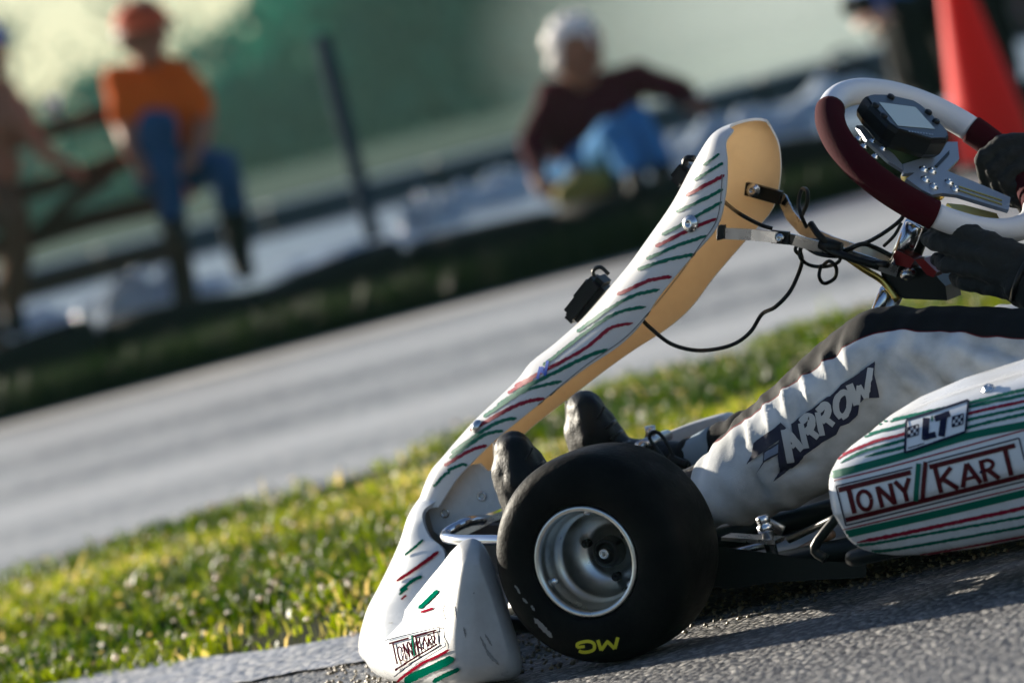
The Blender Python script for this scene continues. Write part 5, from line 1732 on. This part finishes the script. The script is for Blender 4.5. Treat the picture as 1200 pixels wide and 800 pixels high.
def spectator(label, J, mats, hair, cap=None, face=(0, -1, 0), base=None, sole=.045, fingers=True):
    """J: joint name -> world point; mats: skin, shirt, trousers, shoe"""
    J = {k: (np.array(v, float) if np.ndim(v) else v) for k, v in J.items()}
    sk, sh, tr, so_ = range(4)
    f = np.array(face, float); f /= np.linalg.norm(f); upv = np.array([0, 0, 1.0]); r_ = np.cross(f, upv); r_ /= np.linalg.norm(r_); u_ = np.cross(r_, f)
    h = J['head']
    sleeve = J.get('sleeve', 1)
    sg = [(h + u_ * .035, h - u_ * .01, .098, .092, sk), (h - u_ * .03 + f * .02, h - u_ * .075 + f * .035, .078, .058, sk), (h + f * .092 + u_ * .005, h + f * .110 - u_ * .025, .012, .017, sk),
          (h + r_ * .094 - u_ * .01, h + r_ * .098 - u_ * .035, .016, .012, sk), (h - r_ * .094 - u_ * .01, h - r_ * .098 - u_ * .035, .016, .012, sk),
          (h - u_ * .05 - f * .01, J['neck'], .058, .060, sk)]
    mid = (J['shl'] + J['shr']) / 2; hip = (J['hipl'] + J['hipr']) / 2
    chest = mid * .68 + hip * .32; belly = mid * .3 + hip * .7
    w_ = (J['shl'] - J['shr']); w_ /= np.linalg.norm(w_)
    sg += [(J['shl'] - w_ * .06 + upv * .0, J['shr'] + w_ * .06, .066, .066, sh), (J['neck'] - upv * .03, J['shl'] - w_ * .03, .055, .058, sh), (J['neck'] - upv * .03, J['shr'] + w_ * .03, .055, .058, sh), (J['neck'] - upv * .02, chest, .07, .13, sh), (chest + w_ * .065, chest - w_ * .065, .118, .118, sh), (chest, belly, .13, .13, sh), (belly + w_ * .055, belly - w_ * .055, .118, .118, sh),
           (belly, hip, .13, .125, sh), (J['hipl'], J['hipr'], .105, .105, tr)]
    for s in 'lr':
        e_, wr = J['el' + s], J['wr' + s]
        mids = J['sh' + s] + (e_ - J['sh' + s]) * (.75 if J.get('short') is not None else 1)
        sg += [(J['sh' + s], mids, .066, .058, sh), (J['sh' + s], e_, .052, .044, sk if J.get('short') is not None else sh), (e_, wr, .043, .030, sk if J.get('short') is not None else sh)]
        hd = J['ha' + s]; d = hd - wr; d /= np.linalg.norm(d) + 1e-9
        sdv = np.cross(d, [0, 0, 1.0]); sdv /= np.linalg.norm(sdv) + 1e-9; dn = np.cross(sdv, d)
        pe = wr + d * .085
        sg += [(wr, wr + d * .03, .029, .030, sk), (wr + d * .03 + sdv * .02, pe + sdv * .026, .018, .016, sk), (wr + d * .03 - sdv * .02, pe - sdv * .026, .018, .016, sk), (wr + d * .03, pe, .02, .017, sk)]
        for k, ln in enumerate((.062, .072, .068, .052)):
            o = sdv * (-.033 + .022 * k)
            sg += [(pe + o, pe + o * 1.15 + d * ln * .6 - dn * .008, .0098, .009, sk), (pe + o * 1.15 + d * ln * .6 - dn * .008, pe + o * 1.15 + d * ln * .85 - dn * .03, .009, .008, sk)]
        sg += [(wr + d * .03 - sdv * .028, wr + d * .075 - sdv * .055 - dn * .01, .012, .010, sk), (wr + d * .075 - sdv * .055 - dn * .01, wr + d * .10 - sdv * .055 - dn * .025, .010, .008, sk)]
        k_, a_ = J['kn' + s], J['an' + s]
        sg += [(J['hip' + s], k_, .092, .068, tr), (k_, k_ * .6 + a_ * .4, .066, .062, tr), (k_ * .6 + a_ * .4, a_, .062, .046, J.get('boots' + s, tr))]
        t_ = J['to' + s]; d = t_ - a_; d[2] = 0; d /= np.linalg.norm(d) + 1e-9
        gz = a_[2] - .075
        hl_ = a_ - d * .035; hl_[2] = gz + .045; tp_ = a_ + d * .17; tp_[2] = gz + .036
        sg += [(a_, hl_, .048, .042, so_), (hl_, tp_, .042, .034, so_), (a_, tp_ - d * .05, .046, .040, so_)]
    me, V, z = blob(sg, .0105, 3)
    nb_ = np.zeros(len(V) * 3); me.vertices.foreach_get('normal', nb_); nb_ = nb_.reshape(-1, 3)
    cw = np.where((z == 1) | (z == 2), 1.0, 0.0)
    V = V + nb_ * (cw * np.array([noise.noise(Vector(p) * 8) * .022 + noise.noise(Vector(p) * 22) * .011 for p in V]))[:, None]
    me.vertices.foreach_set('co', V.ravel())
    set_zones(me, z, mats)
    root = empty('person', tuple(base if base is not None else (hip[0], hip[1], .2)))
    tag(root, label, 'person')
    O_ = np.array(root.location)
    link_mesh('body', me, root, O_)
    # hair
    hm_, full = hair
    c_ = h + u_ * (.030 if full else .022) - f * (.034 if full else .024)
    hs = [(c_ + u_ * .012, c_ - u_ * (.03 if full else .02), .106 if full else .098, .092, 0), (c_ + f * .04 + u_ * .035, c_ + u_ * .02, .078, .09, 0)]
    if full:
        hs += [(c_ + r_ * .055 - u_ * .05 + f * .01, c_ + r_ * .05, .045, .055, 0), (c_ - r_ * .055 - u_ * .05 + f * .01, c_ - r_ * .05, .045, .055, 0)]
    mh, Vh, zh = blob(hs, .010, 2)
    nh = np.zeros(len(Vh) * 3); mh.vertices.foreach_get('normal', nh); nh = nh.reshape(-1, 3)
    Vh = Vh + nh * np.array([noise.noise(Vector(p) * 22) * .026 + noise.noise(Vector(p) * 60) * .012 for p in Vh])[:, None]
    mh.vertices.foreach_set('co', Vh.ravel())
    set_zones(mh, zh, [hm_]); link_mesh('hair', mh, root, O_)
    if cap is not None:
        b = MB(); R = []
        for i in range(8):
            th = math.pi * .5 * i / 7
            R.append([h + u_ * (.045 + .092 * math.cos(th)) + (f * math.cos(2 * math.pi * k / 28) + r_ * math.sin(2 * math.pi * k / 28)) * max(.002, .112 * math.sin(th)) - O_ for k in range(28)])
        b.loft(R, cap)
        br = [[h + u_ * .046 + (f * math.cos(a) + r_ * math.sin(a)) * .116 - O_ for a in np.linspace(-1.1, 1.1, 12)], [h + u_ * .036 + f * (.055 + .14 * math.cos(a)) + r_ * math.sin(a) * .105 - O_ for a in np.linspace(-1.1, 1.1, 12)]]
        G = np.array([[p + u_ * 0 for p in q] for q in br]); G = np.array([G[0] * (1 - t) + G[1] * t for t in np.linspace(0, 1, 5)])
        b.shell(G, .006, cap, cap, cap)
        b.build('cap', root)
    for s in (1, -1):
        b = MB(); c_ = h + f * .085 + r_ * .034 * s + u_ * .012 - O_
        b.lathe([(.0005, .012), (.008, .009), (.012, 0), (.008, -.009), (.0005, -.012)], c_, f, m_eye, 12)
        b.build('eye', root)
    b = MB(); c_ = h + f * .092 - u_ * .058 - O_
    b.tube([c_ - r_ * .022 - f * .006, c_ + f * .004, c_ + r_ * .022 - f * .006], .006, m_lip, 8, 4); b.build('mouth', root)
    return root


P = W
D1 = 16.75
spectator('man in orange shirt and orange cap sitting on the wooden fence in jeans', dict(
    head=P(168, 40, D1 - .08), neck=P(176, 72, D1), shl=P(212, 88, D1), shr=P(139, 98, D1), ell=P(240, 148, D1 - .10), elr=P(147, 152, D1 - .08), wrl=P(226, 186, D1 - .26), wrr=P(158, 186, D1 - .26),
    hal=P(208, 196, D1 - .36), har=P(170, 200, D1 - .34), hipl=P(222, 196, D1 + .02), hipr=P(186, 204, D1 + .02), knl=P(264, 196, D1 - .36), knr=P(187, 150, D1 - .36), anl=P(283, 306, D1 - .28), anr=P(206, 262, D1 - .36), tol=P(292, 322, D1 - .6), tor=P(206, 278, D1 - .7), short=1, bootsl=3),
    [m_skind, m_orange, m_jean, m_shoe], (m_dhair, False), m_capo, face=(.42, -1, -.18))
D2 = 16.9
spectator('person in a blue cap at the left edge with one hand on the fence', dict(
    head=P(-22, 62, D2), neck=P(-22, 96, D2), shl=P(4, 112, D2), shr=P(-70, 122, D2), ell=P(34, 158, D2 - .08), elr=P(-92, 182, D2 - .08), wrl=P(62, 186, D2 - .10), wrr=P(-70, 226, D2 - .25), hal=P(84, 196, D2 - .12), har=P(-55, 236, D2 - .3),
    hipl=P(-8, 232, D2), hipr=P(-44, 240, D2), knl=P(18, 262, D2 - .38), knr=P(-40, 282, D2 - .38), anl=P(16, 372, D2 - .36), anr=P(-26, 384, D2 - .36), tol=P(20, 388, D2 - .7), tor=P(-22, 398, D2 - .7), short=1),
    [m_skind, m_skind, m_brown, m_shoe], (m_dhair, False), m_capb, face=(.5, -1, -.1))

D3 = 16.35
spectator('white haired man in maroon top and jeans sitting with one knee raised', dict(
    head=P(676, 62, D3 - .05), neck=P(690, 100, D3), shl=P(748, 92, D3), shr=P(646, 116, D3), ell=P(802, 112, D3 - .02), elr=P(624, 168, D3), wrl=P(828, 128, D3 - .25), wrr=P(628, 206, D3 - .12), hal=P(812, 122, D3 - .35), har=P(640, 220, D3 - .18),
    hipl=P(722, 196, D3 + .05), hipr=P(676, 204, D3 + .05), knl=P(748, 140, D3 - .30), knr=P(722, 160, D3 - .42), anl=P(776, 200, D3 - .40), anr=P(744, 208, D3 - .52), tol=P(786, 206, D3 - .75), tor=P(744, 222, D3 - .85)),
    [m_skind, m_mar, m_jeanl, m_shoe], (m_white_hair, True), None, face=(1, -.62, -.5))

D4 = 16.6
sp4 = spectator('person in black trousers and blue shirt seated left of the red cone', dict(
    head=P(1010, -150, D4), neck=P(1020, -118, D4), shl=P(1068, -110, D4), shr=P(990, -92, D4), ell=P(1085, -40, D4 - .12), elr=P(1003, -20, D4 - .12), wrl=P(1050, 6, D4 - .38), wrr=P(1030, 14, D4 - .42), hal=P(1028, 24, D4 - .46), har=P(1012, 22, D4 - .50),
    hipl=P(1092, 14, D4), hipr=P(1054, 22, D4), knl=P(1106, 6, D4 - .38), knr=P(1060, 16, D4 - .42), anl=P(1122, 108, D4 - .30), anr=P(1078, 112, D4 - .36), tol=P(1130, 120, D4 - .7), tor=P(1082, 130, D4 - .7)),
    [m_skin, m_bluec, m_blackc, m_shoe], (m_dhair, False), None, face=(-.4, -1, -.1))
sp5 = spectator('person in dark trousers and a grey shirt seated right of the red cone', dict(
    head=P(1150, -200, D4), neck=P(1160, -166, D4), shl=P(1212, -150, D4), shr=P(1130, -135, D4), ell=P(1232, -80, D4 - .1), elr=P(1135, -66, D4 - .1), wrl=P(1222, -36, D4 - .35), wrr=P(1150, -30, D4 - .35), hal=P(1200, -30, D4 - .42), har=P(1168, -26, D4 - .42),
    hipl=P(1204, -30, D4), hipr=P(1166, -22, D4), knl=P(1222, -26, D4 - .4), knr=P(1160, -14, D4 - .42), anl=P(1238, 78, D4 - .30), anr=P(1182, 86, D4 - .34), tol=P(1242, 90, D4 - .7), tor=P(1186, 104, D4 - .7)),
    [m_skin, m_greyc, m_blackc, m_shoe], (m_dhair, False), None, face=(-.2, -1, -.1))
def coat(root, segs, M):
    me, V, z = blob(segs, .014, 4)
    nb_ = np.zeros(len(V) * 3); me.vertices.foreach_get('normal', nb_); nb_ = nb_.reshape(-1, 3)
    V = V + nb_ * np.array([noise.noise(Vector(p) * 9) * .03 for p in V])[:, None]
    me.vertices.foreach_set('co', V.ravel()); set_zones(me, z, [M]); link_mesh('coat', me, root, np.array(root.location))


coat(sp4, [(P(1072, -60, D4 - .02), P(1080, 20, D4 - .08), .17, .16, 0), (P(1074, 20, D4 - .10), P(1084, 86, D4 - .12), .165, .13, 0)], m_blackc)
coat(sp5, [(P(1190, -80, D4 - .02), P(1196, -10, D4 - .06), .16, .15, 0)], m_greyc)
coat(sp5, [(P(1150, -20, D4 - .10), P(1168, 70, D4 - .12), .085, .09, 0)], m_blackc)
# dark object in the hands of the person by the cone
c = P(1006, 6, D4 - .56)
b = MB(); b.box((0, 0, .05), .13, .07, .085, m_black, bev=.015); b.lathe([(.036, 0), (.036, .05), (.030, .052), (.028, .03), (.0005, .03)], (.0, -.03, .05), (0, -1, 0), m_black, 20)
o = b.build('camera'); o.location = (c[0], c[1], c[2] - .05)
tag(o, 'black camera in the hands of the person left of the cone', 'camera')
# bench under the two seated people
bm0 = P(1165, 30, D4 + .08)
bench = empty('bench', (bm0[0], bm0[1], .2), BRZ)
tag(bench, 'plain wooden bench under the two people at the right', 'bench')
b = MB(); b.box((0, 0, .34), .95, .26, .04, m_wood, bev=.004); b.build('seat', bench)
for sx in (-.40, .40):
    b = MB(); b.box((sx, 0, .16), .06, .22, .33, m_wood, bev=.004); b.build('leg', bench)

# white cup added on the top fence rail to stand in for a glint
c = W(66, 140, FY)
b = MB()
b.lathe([(.0005, .001), (.026, .001), (.036, .085), (.038, .088), (.034, .086), (.025, .005), (.0005, .005)], (0, 0, 0), (0, 0, 1), m_sheet, 24)
o = b.build('glint_cup'); o.location = (c[0], c[1] - .0, c[2] + .004)
tag(o, 'added white cup standing in for a bright glint on the top fence rail', 'cup')
